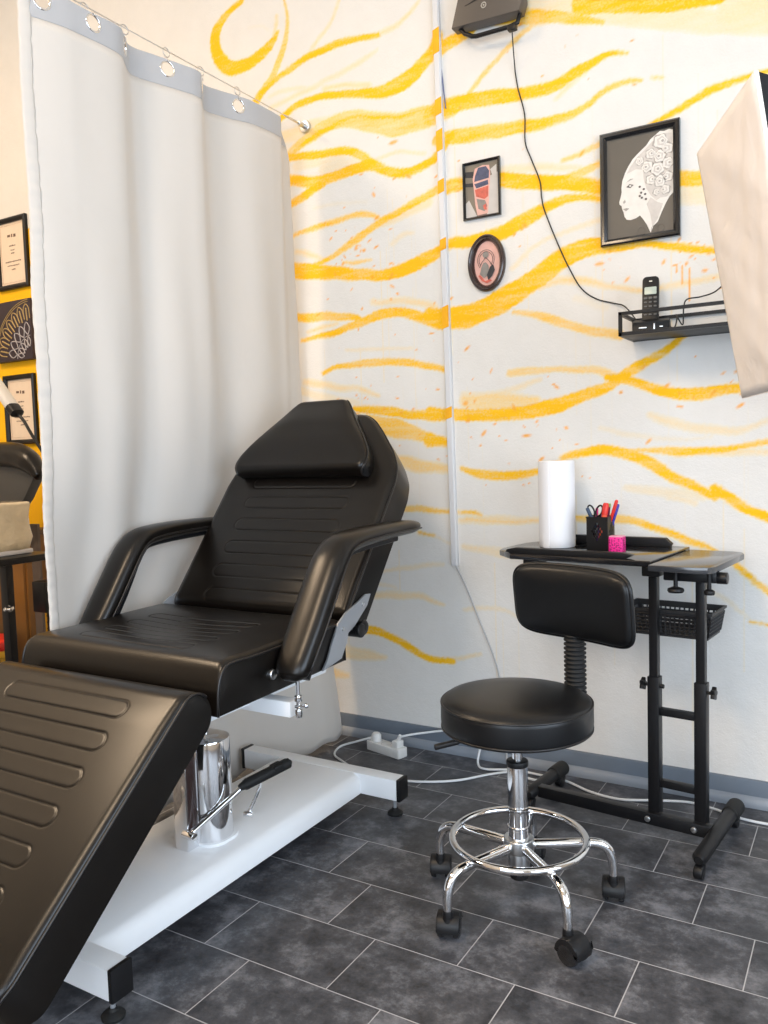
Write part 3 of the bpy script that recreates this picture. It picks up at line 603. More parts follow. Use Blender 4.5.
EY = [1.528, 1.683, 1.830, 2.001, 2.158, 2.343]
Y0c, Y1c = 1.465, 2.66
def sm(a, b_, x): 
    t = np.clip((x-a)/(b_-a), 0, 1); return t*t*(3-2*t)
_ky = [1.40,1.465,1.52,1.60,1.76,1.79,1.87,1.91,1.97,2.03,2.09,2.125,2.19,2.22,2.30,2.38,2.50,2.56,2.60,2.70]
_kx = [-.01,.0,.012,.03,.036,.032,-.030,-.032,-.014,.010,.032,.030,-.028,-.030,-.010,.012,.030,.028,-.018,-.02]
FOLD_Y = np.linspace(1.40, 2.70, 521)
_fx = np.interp(FOLD_Y, _ky, _kx); _g = np.exp(-(np.arange(-12, 13)/5.)**2); _g /= _g.sum()
FOLD_X = np.convolve(np.pad(_fx, 12, mode='edge'), _g, mode='valid')
def curt_x(y, z):
    """folds of the cloth: alternate eyelets swing the header to either side"""
    top = np.interp(y, FOLD_Y, FOLD_X)*np.exp(-(2.45-z)*.55)
    low = .009*np.sin(y*16+z*.15)+.006*np.sin(y*29+1.3-z*.1)
    f = sm(2.45, 1.2, z)
    bul = -.085*np.exp(-((z-.76)/.36)**2)*sm(1.40, 1.65, y)*sm(2.70, 2.1, y)
    flare = .13*sm(1.0, .0, z)*sm(2.05, 2.62, y)
    wr = .0018*np.sin(y*41+z*5)+.0012*np.sin(z*19+y*12)
    return CX + top*(1-.4*f) + low*(.35+.65*f) + bul + flare + wr*sm(2.3, 1.6, z)
def curt_y(u, z):
    y = Y0c + u*(Y1c-Y0c)
    y0 = Y0c+.002*np.sin(z*11)
    y1 = Y1c-.04*sm(2.44, 2.37, z)*0 + .02*sm(2.3, 1.2, z)+.01*sm(.8, 0, z) - .06*sm(2.30, 2.44, z)
    return y0+(y1-y0)*u
def hem_z(u):      # lower hem; the wall side reaches the floor
    return .012+.012*np.sin(u*23)**2
def top_z(u):
    return 2.428+.004*np.cos(u*17)
def sheet(us, zf, nz, holes=()):
    vs, idx = [], {}
    b = B()
    grid = []
    for i, u in enumerate(us):
        z0, z1 = zf(u)
        for j in range(nz+1):
            z = z0+(z1-z0)*j/nz; y = float(curt_y(u, z)); grid.append((float(curt_x(y, z)), y, z))
    n = nz+1
    F = []
    for i in range(len(us)-1):
        for j in range(nz):
            q = (i*n+j, (i+1)*n+j, (i+1)*n+j+1, i*n+j+1)
            c = sum((Vector(grid[k]) for k in q), Vector())/4
            if any((c-h).length < .0215 for h in holes): continue
            F.append(q)
    b._add(grid, F)
    lone = [v for v in b.bm.verts if not v.link_faces]; bmesh.ops.delete(b.bm, geom=lone, context='VERTS')
    return b
curt = thing('curtain', 'tall off-white fabric curtain with metal eyelets hanging left of the treatment chair', 'curtain', (CX, (Y0c+Y1c)/2, 0))
us = [i/180 for i in range(181)]
def thick(o, t):
    md = o.modifiers.new('thickness', 'SOLIDIFY'); md.thickness = t; md.offset = 0
band = lambda u: 2.345+.004*math.sin(u*9)
cl = link('cloth', sheet(us, lambda u: (float(hem_z(u)), band(u)), 90), 'curtain', curt, sharp=0, solid=False); thick(cl, .0015)
cb = link('header_band', sheet([i/460 for i in range(461)], lambda u: (band(u), float(top_z(u))), 40, [Vector((float(curt_x(y, 2.397)), y, 2.397)) for y in EY]), 'curtain_band', curt, sharp=0, solid=False, label='pale blue-grey stiffened top band'); thick(cb, .003)
# edge hem on the near side
b = B(); g = []
for j in range(361):
    z = .02+(2.43-.02)*j/360
    for u in (0., .004, .012, .022, .026):
        y = float(curt_y(u, z)); x = float(curt_x(y, z))
        g.append((x+(.004 if .003 < u < .024 else .001)+.0009*math.sin(z*71+2*math.sin(z*13)+u*60)+.0008*math.sin(z*173+3*math.sin(z*7)), y-(.003 if u == 0 else 0), z))
b._add(g, [(j*5+k, j*5+k+1, (j+1)*5+k+1, (j+1)*5+k) for j in range(360) for k in range(4)])
hm = link('side_hem', b, 'curtain', curt, sharp=0, solid=False); thick(hm, .001)
for i, y in enumerate(EY):
    z = 2.397; x = float(curt_x(y, z)); e = .01
    dy = float(curt_x(y+e, z)-curt_x(y-e, z))/(2*e)
    q = Vector((1, -dy, 0)).normalized().to_track_quat('Z','Y').to_matrix().to_4x4()
    b = B(); b.lathe([(.0205,-.002),(.0205,.002),(.0225,.0035),(.0255,.0025),(.0262,0),(.0255,-.0025),(.0225,-.0035),(.0205,-.002)], 32, (x, y, z), q)
    ey = link('eyelet', b, 'chrome', curt, sharp=0)
    b = B(); b.tube([(CX, y+.014*math.sin(a), 2.449+.014*math.cos(a)) for a in [2*PI*k/20 for k in range(20)]], .0017, 7, closed=True)
    b.tube([(CX, y, 2.435), ((CX+x)/2, y, 2.428), (x+.006, y, 2.424), (x+.006, y+.001, 2.416)], .0017, 7, sub=3)
    link('hook_ring', b, 'steel', curt, sharp=0)

# ------------------------------------------------------------------ treatment chair
XC = -1.59
chair = thing('treatment_chair', 'black padded treatment chair with raised backrest, armrests and leg rest on a white steel base', 'treatment chair', (XC, 1.6, 0))

def pill_sdf(x, s, cs, hl, hh):
    dx = np.maximum(np.abs(x)-(hl-hh), 0); return np.hypot(dx, s-cs)-hh
def cushion(name, mtx, s0, s1, thick_, W, pills, parent, crown=.010, rend=.045, step=.0023, nx=230, er=.020, sag=None, mat_='leather', plen=.2, phh=.021, rend1=None, sq=None):
    """upholstered pad. local: x across, s along, z up (top face at z=0 before crown). W(s) half width, pills = list of s centres.
    mtx maps (x, s, z) to the world."""
    L = s1-s0; rend1 = rend if rend1 is None else rend1
    ns = int(L/step)
    # denser sampling near both ends so that the roll stays round
    e0 = s0 + rend*(1-np.cos(np.linspace(0, PI/2, 14))); e1 = s1 - rend1*(1-np.cos(np.linspace(0, PI/2, 14)))[::-1]
    S = np.concatenate([e0, np.linspace(s0+rend, s1-rend1, ns)[1:-1], e1]); n = len(S)
    uu = np.linspace(-1, 1, nx); uu = np.sign(uu)*(1-(1-np.abs(uu))**1.15)
    Wd = np.array([W(v) for v in S])
    X = uu[:,None]*Wd[None,:]; SS = np.repeat(S[None,:], nx, 0)
    h = thick_/2
    def endz(v, top):      # elliptical roll at both ends
        d0 = np.clip((v-s0)/rend, 0, 1); d1 = np.clip((s1-v)/rend1, 0, 1)
        k = np.sqrt(np.clip(1-(1-d0)**2, 0, 1))*np.sqrt(np.clip(1-(1-d1)**2, 0, 1)); return k
    k = endz(SS, True)
    din = (1-np.abs(uu[:,None]))*Wd[None,:]
    rnd = er*(1-np.sqrt(np.clip(1-(1-np.clip(din/er, 0, 1))**2, 0, 1)))*.55
    Zt = -h + h*k + crown*(1-uu[:,None]**4)*k*sm(0, .13, SS-s0)*sm(0, .13, s1-SS) - rnd*k
    if sag is not None: Zt = Zt + sag(X, SS)*k
    for cs in pills:
        sd = pill_sdf(X, SS, cs, plen, phh)
        Zt -= .0019*np.exp(-(sd/.0018)**2)
        Zt += .0002*np.exp(-np.clip(-sd-.004, 0, 1)/.012)*(sd < -.004)*(np.clip((-sd-.004)/.004,0,1))
    Zb = -h - h*k
    if sq:        # squared lower corner: the front drops vertically to a sharp bottom edge
        d0 = np.clip((SS-s0)/rend, 0, 1); d1 = np.clip((s1-SS)/rend1, 0, 1)
        ks = (1-(1-d0)**sq)**(1/sq)*(1-(1-d1)**sq)**(1/sq)
        Zt = Zt + (-2*h + 2*h*ks) - (-h + h*k); Zb = np.full_like(Zt, -2*h)
    co = []
    top = np.stack([X, SS, Zt], 2).reshape(-1, 3); 
    bu = np.linspace(-1, 1, 5); Xb = bu[:,None]*Wd[None,:]; bot = np.stack([Xb, np.repeat(S[None,:],5,0), np.repeat(Zb[:1],5,0)], 2).reshape(-1, 3)
    V = np.vstack([top, bot]); nt = nx*n
    I = np.arange(nt).reshape(nx, n); J = nt+np.arange(5*n).reshape(5, n)
    def quads(A): return np.stack([A[:-1,:-1].ravel(), A[1:,:-1].ravel(), A[1:,1:].ravel(), A[:-1,1:].ravel()], 1).tolist()
    F = quads(I) + [f[::-1] for f in quads(J)]
    for A, Bq, fl in ((I[0], J[0], 1), (I[-1], J[-1], 0)):
        for q in range(n-1):
            f = [A[q], A[q+1], Bq[q+1], Bq[q]]; F.append([int(v) for v in (f if fl else f[::-1])])
    for q0 in (0, n-1):   # end strips: the top and bottom skins meet at mid thickness
        F.append([int(v) for v in I[:, q0]] + [int(v) for v in J[::-1, q0]])
    inv = bmat(parent).inverted()
    MM = np.array(inv @ mtx); Vw = V @ MM[:3,:3].T + MM[:3,3]
    me = bpy.data.meshes.new(name); me.from_pydata(Vw.tolist(), [], F); me.validate(); me.update()
    bm = bmesh.new(); bm.from_mesh(me); bmesh.ops.remove_doubles(bm, verts=bm.verts, dist=.00005); bmesh.ops.recalc_face_normals(bm, faces=bm.faces); bm.to_mesh(me); bm.free()
    me.polygons.foreach_set('use_smooth', [True]*len(me.polygons)); me.set_sharp_from_angle(angle=math.radians(50))
    me.materials.append(M[mat_])
    o = bpy.data.objects.new(name, me); COL.objects.link(o); o.parent = parent
    # piping along both side seams
    st = max(1, n//120)
    ids = sorted(set(list(range(0, 14)) + list(range(14, n-14, st)) + list(range(n-14, n))))
    for side in (0, -1):
        b = B(); pts = [mtx @ Vector((float(X[side, q])+(-.0015 if side == 0 else .0015), float(SS[side, q]), float(Zt[side, q])+.0004)) for q in ids]
        b.tube(pts, .0032, 6); link('piping', b, 'piping', o, sharp=0)
    return o

def frame_mtx(x, y, z, deg):
    """s axis leans up and back by deg from horizontal (+y), z axis is the pad's face normal"""
    a = math.radians(deg)
    return Matrix(((1,0,0,x),(0,math.cos(a),-math.sin(a),y),(0,math.sin(a),math.cos(a),z),(0,0,0,1)))

# seat: runs from the front roll to the backrest hinge
seat = cushion('seat', frame_mtx(XC-.012, 1.345, .688, 1.0), 0, .515, .118, lambda s: .344, [.085,.165,.245,.325], chair, crown=.012, rend=.05, rend1=.02, plen=.195,
               sq=2.6, sag=lambda x, s: -.010*np.exp(-((x/.17)**2+((s-.27)/.16)**2))+.004*np.exp(-((s-.06)/.05)**2))
# leg rest, sloping down towards the front; s runs from its lower end to the top
a = math.radians(40.6)
lx, ly, lz = XC, 1.231-.62*math.cos(a), .630-.62*math.sin(a)
def legW(s):
    r = .07; d = s-0.
    return .330 - (r-math.sqrt(max(0, r*r-(r-d)**2)) if d < r else 0)*.75
leg = cushion('leg_rest', frame_mtx(lx, ly, lz, 40.6), 0, .68, .115, legW, [.62-v for v in (.035,.117,.202,.287,.370,.452,.535)], chair, crown=.010, rend=.05, plen=.205, phh=.0225)
# backrest
def backW(s):
    return float(np.interp(s, BS, BW))
def smooth_table(ks, kw, n=200, g=7):
    x = np.linspace(ks[0], ks[-1], n); w_ = np.interp(x, ks, kw); k_ = np.exp(-(np.arange(-g, g+1)/(g*.5))**2); k_ /= k_.sum()
    wp = np.concatenate([2*w_[0]-w_[g:0:-1], w_, 2*w_[-1]-w_[-2:-g-2:-1]]); return x, np.convolve(wp, k_, mode='valid')
BS, BW = smooth_table([0,.48,.54,.60,.68,.74,.765,.785], [.330,.330,.318,.284,.220,.165,.12,.08], 300, 14)
back = cushion('backrest', frame_mtx(XC, 1.862, .692, 51), 0, .785, .110, backW, [.045,.130,.216,.303,.390,.470], chair, crown=.012, rend=.04, plen=.205, phh=.0225)
# head cushion: trapezoid with rounded shoulders lying on the backrest face
def headW(s):
    return float(np.interp(s, HS, HW))
HS, HW = smooth_table([0,.02,.04,.07,.10,.14,.18,.22,.26,.285,.30], [.246,.256,.259,.252,.236,.208,.176,.146,.120,.100,.080], g=12)
th = math.radians(51)
hp = (XC-.01, 1.862+.478*math.cos(th)-.070*math.sin(th), .692+.478*math.sin(th)+.070*math.cos(th))
head = cushion('head_cushion', frame_mtx(*hp, 52), 0, .300, .066, headW, [], chair, crown=.016, rend=.022, nx=90, step=.005, er=.022)

# armrests
def arm(side):
    xa = XC+(.380 if side > 0 else -.366)
    P = [(1.560,.615,.72),(1.572,.636,1.0),(1.640,.730,1.10),(1.715,.838,1.10),(1.748,.880,1.06),(1.785,.908,1.0),(1.835,.919,.95),(1.93,.925,.88),(2.05,.927,.80),(2.15,.926,.72),(2.20,.925,.50),(2.215,.924,.16)]
    pts = [(xa, y-.005, z) for y, z, r in P]; R = [r for *_, r in P]
    b = B()
    # section: wide across x, domed on the outside
    n = len(pts)
    b.tube([(xa, 1.552, .606)]+pts, [.30]+R, 28, sub=5, flat=(.047, .029, (1,0,0), .8))
    o = link('armrest', b, 'leather', chair, sharp=0)
    for sx in (-1, 1):
        b = B(); q = [(xa+sx*.0465*min(1.1, r), y-.005+.006, z-.006) for (y, z, r) in P[1:-1]]
        b.tube(q, .0026, 6, sub=4); link('piping', b, 'piping', o, sharp=0)
    b = B()    # steel carrier under the pad, following its bend
    b.tube([(xa, 1.60, .600), (xa, 1.70, .745), (xa, 1.772, .862), (xa, 1.835, .892), (xa, 2.06, .902)], .013, 12, sub=3, flat=(1.6, .8, (1,0,0), .5))
    link('armrest_bracket', b, 'black_metal', chair)
    b = B()
    b.cyl((xa-side*.005, 1.588, .520), (xa-side*.005, 1.588, .606), .0055, seg=14); b.cyl((xa-side*.005, 1.588, .545), (xa-side*.005, 1.588, .560), .010, seg=16, bev=.002)
    b.cyl((xa-side*.012, 1.583, .532), (xa+side*.016, 1.591, .536), .0035, seg=12); b.ball((xa+side*.016, 1.591, .536), .0065)
    b.cyl((xa-side*.005, 1.588, .505), (xa-side*.005, 1.588, .525), .008, .0105, 16, .002)
    link('adjusting_screw', b, 'chrome', chair)
    b = B(); b.cyl((xa-side*.052, 1.542, .620), (xa-side*.040, 1.542, .620), .013, seg=24, bev=.003)
    link('pivot_washer', b, 'steel', chair)
arm(1); arm(-1)

# grey hinge plates joining seat and backrest
for sx in (1, -1):
    x = XC+sx*.338
    poly = [(1.745,.578),(1.835,.592),(1.862,.628),(1.872,.655),(1.905,.668),(1.975,.715),(1.995,.745),(1.970,.748),(1.935,.735),(1.895,.722),(1.862,.712),(1.825,.690),(1.790,.640),(1.770,.605)]
    b = B(); b.prism(poly, lambda p, q, t: Vector((t, p, q)), x-.003, x+.003, .0008)
    o = link('hinge_plate', b, 'zinc', chair)
    b = B(); b.cyl((x, 1.930, .650), (x+sx*.012, 1.930, .650), .020, seg=20, bev=.003); b.ball((x+sx*.004, 1.95, .655), .022, (.4,1,1)); link('cap', b, 'black_plastic', o)
    for p in ((1.845,.672),(1.950,.722)):
        b = B(); b.cyl((x, *p), (x+sx*.006, *p), .006, seg=12, bev=.001); link('bolt', b, 'steel', o)
b = B(); b.cyl((XC-.34, 1.925, .648), (XC+.34, 1.925, .648), .016, seg=18); link('hinge_shaft', b, 'black_metal', chair)

# white seat carrier and lifting column
b = B()
for sx in (-1, 1): b.span((XC+sx*.200-.020, 1.39, .515), (XC+sx*.200+.020, 1.93, .562), .004)
b.span((XC-.345, 1.585, .500), (XC+.350, 1.625, .540), .004)
b.span((XC-.20, 1.50, .520), (XC+.20, 1.76, .560), .006)
b.span((XC-.24, 1.42, .560), (XC+.24, 1.50, .583), .004); b.span((XC-.24, 1.78, .560), (XC+.24, 1.86, .583), .004)
b.prism([(1.52,.525),(1.74,.525),(1.68,.465),(1.57,.465)], lambda p, q, t: Vector((t, p, q)), XC-.07, XC+.07, .006)
link('seat_frame', b, 'white_metal', chair)
b = B(); b.cyl((XC, 1.62, .40), (XC, 1.62, .47), .022, seg=28); b.cyl((XC+.0, 1.53, .40), (XC+.0, 1.53, .53), .010, seg=16); link('piston', b, 'chrome', chair)
# leg rest hinge links
for sx in (-1, 1):
    b = B(); b.tube([(XC+sx*.15, 1.42, .55), (XC+sx*.15, 1.30, .54), (XC+sx*.15, 1.20, .49)], .011, 10, sub=3); link('leg_rest_bracket', b, 'white_metal', chair)
b = B(); b.tube([(XC, 1.50, .53), (XC, 1.22, .40), (XC, 1.11, .35)], .009, 10); link('leg_rest_strut', b, 'steel', chair)

# chrome pump housing: a stadium shaped shroud with a brown reflection painted on its near side plate
def pump():
    cx, cy = XC+.040, 1.612
    b = B()
    prof = []
    r = .062
    poly = []
    for i in range(25):
        a = -100+200*i/24; a = math.radians(a); poly.append((cx+r*math.cos(a)*1.0, cy+r*math.sin(a)))
    poly += [(cx-.048, cy+r*.93), (cx-.070, cy+r*.78), (cx-.073, cy-r*.78), (cx-.052, cy-r*.96)]
    b.prism(poly, lambda p, q, t: Vector((p, q, t)), .118, .398, .006)
    o = link('pump_housing', b, 'chrome', chair)
    b = B(); b.prism([(p*1.0, q) for p, q in rrect(.150, .128, .05, 8, cx-.006, cy)], lambda p, q, t: Vector((p, q, t)), .117, .128, .003); link('foot_flange', b, 'white_metal', o)
    b = B(); b.span((cx-.030, cy-.104, .120), (cx+.016, cy-.030, .392), .004); link('side_plate', b, 'chrome', o)
    b = B(); b.span((cx+.010, cy-.099, .180), (cx+.0185, cy-.066, .382), .002); link('reflection_strip', b, 'oval_wood', o, label='dark brown strip painted as the leg rest reflected in the chrome housing')  # brown strip stands in for the leg rest's reflection in the chrome
    for dx, dy in ((-.03,.03),(.03,-.03),(-.045,-.035)):
        b = B(); b.cyl((cx+dx, cy+dy, .397), (cx+dx, cy+dy, .404), .007, seg=6); link('bolt', b, 'steel', o)
pump()
# foot lever: two rods and a ribbed rubber grip
lv0, lv1, lv2 = Vector((-1.53, 1.512, .168)), Vector((-1.45, 1.645, .268)), Vector((-1.400, 1.775, .293))
b = B(); b.tube([lv0, lv0.lerp(lv1, .5), lv1], .0075, 12); b.cyl(lv0-Vector((.02,.0,.0)), lv0+Vector((.022,-.004,0)), .011, seg=18, bev=.002)
b.tube([lv1+Vector((.012,.05,.005)), (XC+.125, 1.72, .225), (XC+.10, 1.70, .16)], .0055, 10, sub=4); b.cyl((XC+.09,1.695,.158), (XC+.115,1.70,.158), .008, seg=14)
lev = link('pump_lever', b, 'chrome', chair)
b = B(); d = (lv2-lv1)
b.tube([lv1-d*.12, lv1, lv1+d*.08, lv2-d*.08, lv2, lv2+d*.06], [.008,.013,.0145,.0145,.012,.004], 18, sub=3)
for k in range(9): 
    a = 2*PI*k/9; o = Vector((math.cos(a)*.0135, 0, math.sin(a)*.0135)); b.tube([lv1+o+d*.03, lv2+o-d*.03], .0022, 6)
b.box(lv1.lerp(lv2,.72)+Vector((0,0,.008)), (.032,.03,.012), .004, d.to_track_quat('Y','Z').to_matrix().to_4x4())
link('lever_grip', b, 'rubber', lev, label='black ribbed rubber grip')

# base: broad white plate between two cross bars
b = B(); b.prism([(XC-.175,.055),(XC-.175,.105),(XC-.150,.120),(XC+.150,.120),(XC+.175,.105),(XC+.175,.055),(XC+.16,.055),(XC+.16,.095),(XC-.16,.095),(XC-.16,.055)],
                 lambda p, q, t: Vector((p, t, q)), 1.110, 2.165)
link('base_plate', b, 'white_metal', chair, sharp=60)
for y, hw_ in ((1.088, .268), (2.185, .310)):
    b = B(); b.span((XC-hw_, y-.027, .055), (XC+hw_, y+.027, .122), .004)
    cb_ = link('cross_bar', b, 'white_metal', chair)
    for sx in (-1, 1):
        b = B(); b.span((XC+sx*hw_, y-.028, .053), (XC+sx*(hw_+.012), y+.028, .124), .003); link('end_cap', b, 'black_plastic', cb_)
        x = XC+sx*(hw_-.022)
        b = B(); b.cyl((x, y, .012), (x, y, .056), .006, seg=14); link('foot_screw', b, 'zinc', cb_)
        b = B(); b.lathe([(1e-7,0),(.024,0),(.025,.006),(.020,.011),(.011,.016),(.0085,.022),(1e-7,.022)], 26, (x, y, 0)); link('foot', b, 'rubber', cb_)

# ------------------------------------------------------------------ rolling stool
SX, SY = -.757, 1.872
stool = thing('rolling_stool', 'round black stool with small backrest and chrome foot ring on five casters', 'stool', (SX, SY, 0))
b = B(); R = .186
UP = .024
b.lathe([(r_, z_+UP) for r_, z_ in [(1e-7,.434),(R*.93,.434),(R-.002,.439),(R,.450),(R+.0015,.462),(R+.001,.493),(R-.0005,.503),(R-.004,.5075),(R-.012,.514),(R*.80,.521),(R*.5,.526),(1e-7,.528)]], 96, (SX, SY, 0))
seat2 = link('seat', b, 'vinyl', stool, sharp=60)
for z, r, rr_ in ((.5035+UP, R-.0005, .0028), (.4435+UP, R-.0008, .0028), (.4945+UP, R-.001, .0016)):
    b = B(); b.tube([(SX+r*math.cos(a), SY+r*math.sin(a), z) for a in [2*PI*k/80 for k in range(80)]], rr_, 6, closed=True); link('piping', b, 'piping', seat2, sharp=0)
b = B(); b.cyl((SX, SY, .424+UP), (SX, SY, .436+UP), .10, seg=40, bev=.002); b.span((SX-.06, SY-.04, .412+UP), (SX+.06, SY+.04, .428+UP), .004); link('mounting_plate', b, 'black_metal', stool)
b = B(); b.cyl((SX, SY, .36), (SX, SY, .424+UP), .0135, seg=28); link('gas_rod', b, 'chrome', stool)
b = B(); b.cyl((SX, SY, .205), (SX, SY, .368), .0255, seg=36, bev=.002); b.cyl((SX, SY, .202), (SX, SY, .212), .0275, seg=36, bev=.002); b.cyl((SX, SY, .165), (SX, SY, .204), .0270, seg=36); link('column', b, 'chrome', stool)
b = B(); b.cyl((SX, SY, .362), (SX, SY, .378), .0275, seg=36, bev=.004); link('collar', b, 'black_plastic', stool)
b = B(); b.cyl((SX, SY, .145), (SX, SY, .180), .038, seg=40, bev=.004); b.cyl((SX, SY, .090), (SX, SY, .150), .027, seg=32, bev=.002); link('hub', b, 'steel', stool)
b = B(); b.cyl((SX, SY, .075), (SX, SY, .092), .024, seg=28, bev=.003); link('column_foot', b, 'black_plastic', stool)
b = B(); b.tube([(SX-.03, SY-.03, .445), (SX-.085, SY-.055, .436), (SX-.135, SY-.072, .425)], .006, 10, sub=3)
b.box((SX-.155, SY-.080, .418), (.065,.020,.012), .005, Matrix.Rotation(math.radians(26), 4, 'Z') @ Matrix.Rotation(math.radians(-14), 4, 'Y')); link('height_lever', b, 'black_plastic', stool)
RR = .166
b = B(); b.tube([(SX+RR*math.cos(a), SY+RR*math.sin(a), .176) for a in [2*PI*k/96 for k in range(96)]], .0095, 16, closed=True); link('foot_ring', b, 'chrome', stool, sharp=0)
SW = [20, -35, 60, 5, -70]
for k in range(5):
    a = math.radians(103+72*k-.5); c, s = math.cos(a), math.sin(a)
    f = lambda r, z: (SX+r*c, SY+r*s, z)
    b = B(); b.tube([f(.030,.160), f(.10,.160), f(.165,.160), f(.198,.157), f(.220,.145), f(.232,.122), f(.236,.098), f(.236,.066)], [.0125]*3+[.0125,.0125,.0125,.0115,.010], 16, sub=4)
    link('leg', b, 'chrome', stool, sharp=0)
    # twin wheel caster
    cx, cy = SX+.236*c, SY+.236*s
    w = math.radians([95, 112, 108, -20, 104][k])
    d = Vector((math.cos(w), math.sin(w), 0)); n = Vector((-d.y, d.x, 0)); ctr = Vector((cx, cy, .0290)) + d*.014
    b = B(); b.cyl((cx, cy, .055), (cx, cy, .074), .013, .0115, 20, .002)
    poly = [(.0275*math.cos(math.radians(t)), .0275*math.sin(math.radians(t))) for t in range(-10, 191, 10)]
    poly = [(p*1.2, q*1.2) for p, q in poly] + [(-.030,-.004),(-.022,-.006),(.022,.002),(.030,.002)]
    b.prism(poly, lambda p, q, t: ctr + d*p + Vector((0,0,q)) + n*t, -.0280, .0280, .006)
    b.cyl(ctr+Vector((-d.x*.014,-d.y*.014,.014)), (cx, cy, .056), .0145, .013, 18)
    cas = link('caster', b, 'black_plastic', stool)
    for sg in (-1, 1):
        b = B(); q = n.to_track_quat('Z','Y').to_matrix().to_4x4() if sg > 0 else (-n).to_track_quat('Z','Y').to_matrix().to_4x4()
        b.lathe([(1e-7,.012),(.0270,.012),(.0286,.014),(.0290,.019),(.0272,.025),(.0215,.028),(.013,.0288),(1e-7,.029)], 32, ctr, q)
        link('wheel', b, 'black_gloss', cas)
# backrest on a bellows covered stem
bd = Vector((.342, .94, 0)).normalized(); bt = Vector((bd.y, -bd.x, 0))    # outwards, and along the pad
BC = Vector((-.668, 2.065, 0))
b = B()
prof = []
for k in range(84):
    r = .0235 if (k//2) % 2 else .0290; prof.append((r, .45+k*.0029))
b.lathe([(1e-7,.45)]+prof+[(1e-7,.45+83*.0029)], 28, (BC.x, BC.y, 0)); link('bellows', b, 'rubber', stool, sharp=0)
b = B(); b.tube([(SX+.03*bd.x, SY+.03*bd.y, .446), (SX+.14*bd.x, SY+.14*bd.y, .446), (BC.x, BC.y, .448), (BC.x, BC.y, .48), (BC.x, BC.y, .66), (BC.x, BC.y, .76)], .008, 10, flat=(1.6,.8,(bt.x,bt.y,0),.6)); link('back_bracket', b, 'black_metal', stool)
Wb, Hb = .364, .188
b = B(); t = bmesh.new()
nu, nv = 48, 30; gr = []
def pad_pt(u, v, zz):
    # superellipse mapped square
    x = u; y = v
    rr = max(abs(u), abs(v))
    if rr > 1e-6:
        k = (abs(u)**5.5+abs(v)**5.5)**(1/5.5); f_ = rr/k; x, y = u*f_, v*f_
    X_, Y_ = x*Wb/2, y*Hb/2*(1-.0*x)
    bend = .030*x*x
    return (BC + bt*(X_+.026) + Vector((0,0,.752+Y_)) - bd*(.020+bend - zz) - bd*(.02*0) + bd*(-.010*y))
def skin(side):
    g = {}
    for i in range(nu+1):
        for j in range(nv+1):
            u, v = -1+2*i/nu, -1+2*j/nv
            e = max(abs(u), abs(v)); prof_ = (1-e**3.2)**.5 if e < 1 else 0
            g[i,j] = t.verts.new(pad_pt(u, v, side*(.005+.025*prof_) if e < 1 else side*.005))
    for i in range(nu):
        for j in range(nv):
            q = (g[i,j], g[i+1,j], g[i+1,j+1], g[i,j+1]); t.faces.new(q if side < 0 else q[::-1])
    return g
g1, g2 = skin(-1), skin(1)
per = [(i,0) for i in range(nu)]+[(nu,j) for j in range(nv)]+[(i,nv) for i in range(nu,0,-1)]+[(0,j) for j in range(nv,0,-1)]
for a_, c_ in zip(per, per[1:]+per[:1]): t.faces.new((g1[a_], g1[c_], g2[c_], g2[a_]))
b.join(t); bk = link('backrest', b, 'vinyl', stool, sharp=0)
b = B(); b.tube([pad_pt(-1+2*i/nu, -1+2*j/nv, 0) for i, j in per], .0062, 8, closed=True); link('piping', b, 'vinyl', bk, sharp=0)

# ------------------------------------------------------------------ laptop style work table
tr = math.radians(-6)
table = thing('work_table', 'black height-adjustable side table with split top on a steel frame by the painted wall', 'table', (-.415, 2.405, 0), tr)
TM = bmat(table)
def tl(name, b, m, parent=None, **k): return link(name, b, m, parent or table, local=True, **k)
# left split panel with two rails, right shelf panel
b = B(); b.prism([(-.650,.05),(-.635,.0),(-.56,-.070),(-.118,-.070),(-.118,.300),(-.56,.300),(-.625,.27),(-.650,.21)], lambda p, q, t: Vector((p, q, t)), .806, .824, .003)
pan = tl('tilting_top', b, 'tabletop')
b = B(); b.prism([(-.56,0),(-.20,0),(-.185,.004),(-.17,.012),(-.20,.018),(-.545,.018),(-.575,.012),(-.58,.004)], lambda p, q, t: Vector((p, t, .824+q)), -.064, -.040, .002); tl('edge_rail', b, 'black_plastic', pan)
b = B(); b.prism([(-.56,0),(-.17,0),(-.165,.010),(-.185,.028),(-.545,.028),(-.575,.015)], lambda p, q, t: Vector((p, t, .824+q)), .265, .290, .002); tl('edge_rail', b, 'black_plastic', pan)
b = B(); b.prism([(-.112,-.105),(.020,-.105),(.046,-.096),(.060,-.070),(.060,.235),(.048,.268),(.02,.280),(-.112,.280)], lambda p, q, t: Vector((p, q, t)), .800, .818, .003); tl('fixed_top', b, 'tabletop2')
b = B(); b.span((-.58, .085,.785), (-.115,.115,.806), .003); b.span((-.150,-.05,.776), (-.10,.22,.806), .004); b.span((-.52,-.06,.790), (-.48,.25,.806), .003); tl('top_support', b, 'black_metal')
b = B(); b.span((-.09,-.045,.768), (.055,-.01,.798), .004); b.cyl((.050,-.028,.782), (.080,-.028,.782), .0165, seg=20, bev=.003); tl('crossbeam', b, 'black_metal')
for kx in (-.050, .040):
    b = B(); b.cyl((kx, -.06, .746), (kx, -.06, .802), .006, seg=12); b.lathe([(1e-7,.738),(.020,.739),(.023,.744),(.021,.750),(.010,.754),(1e-7,.755)], 20, (kx, -.06, 0), None, *( (1,1) if kx < 0 else (.65,.65))); tl('clamp_knob', b, 'black_plastic')
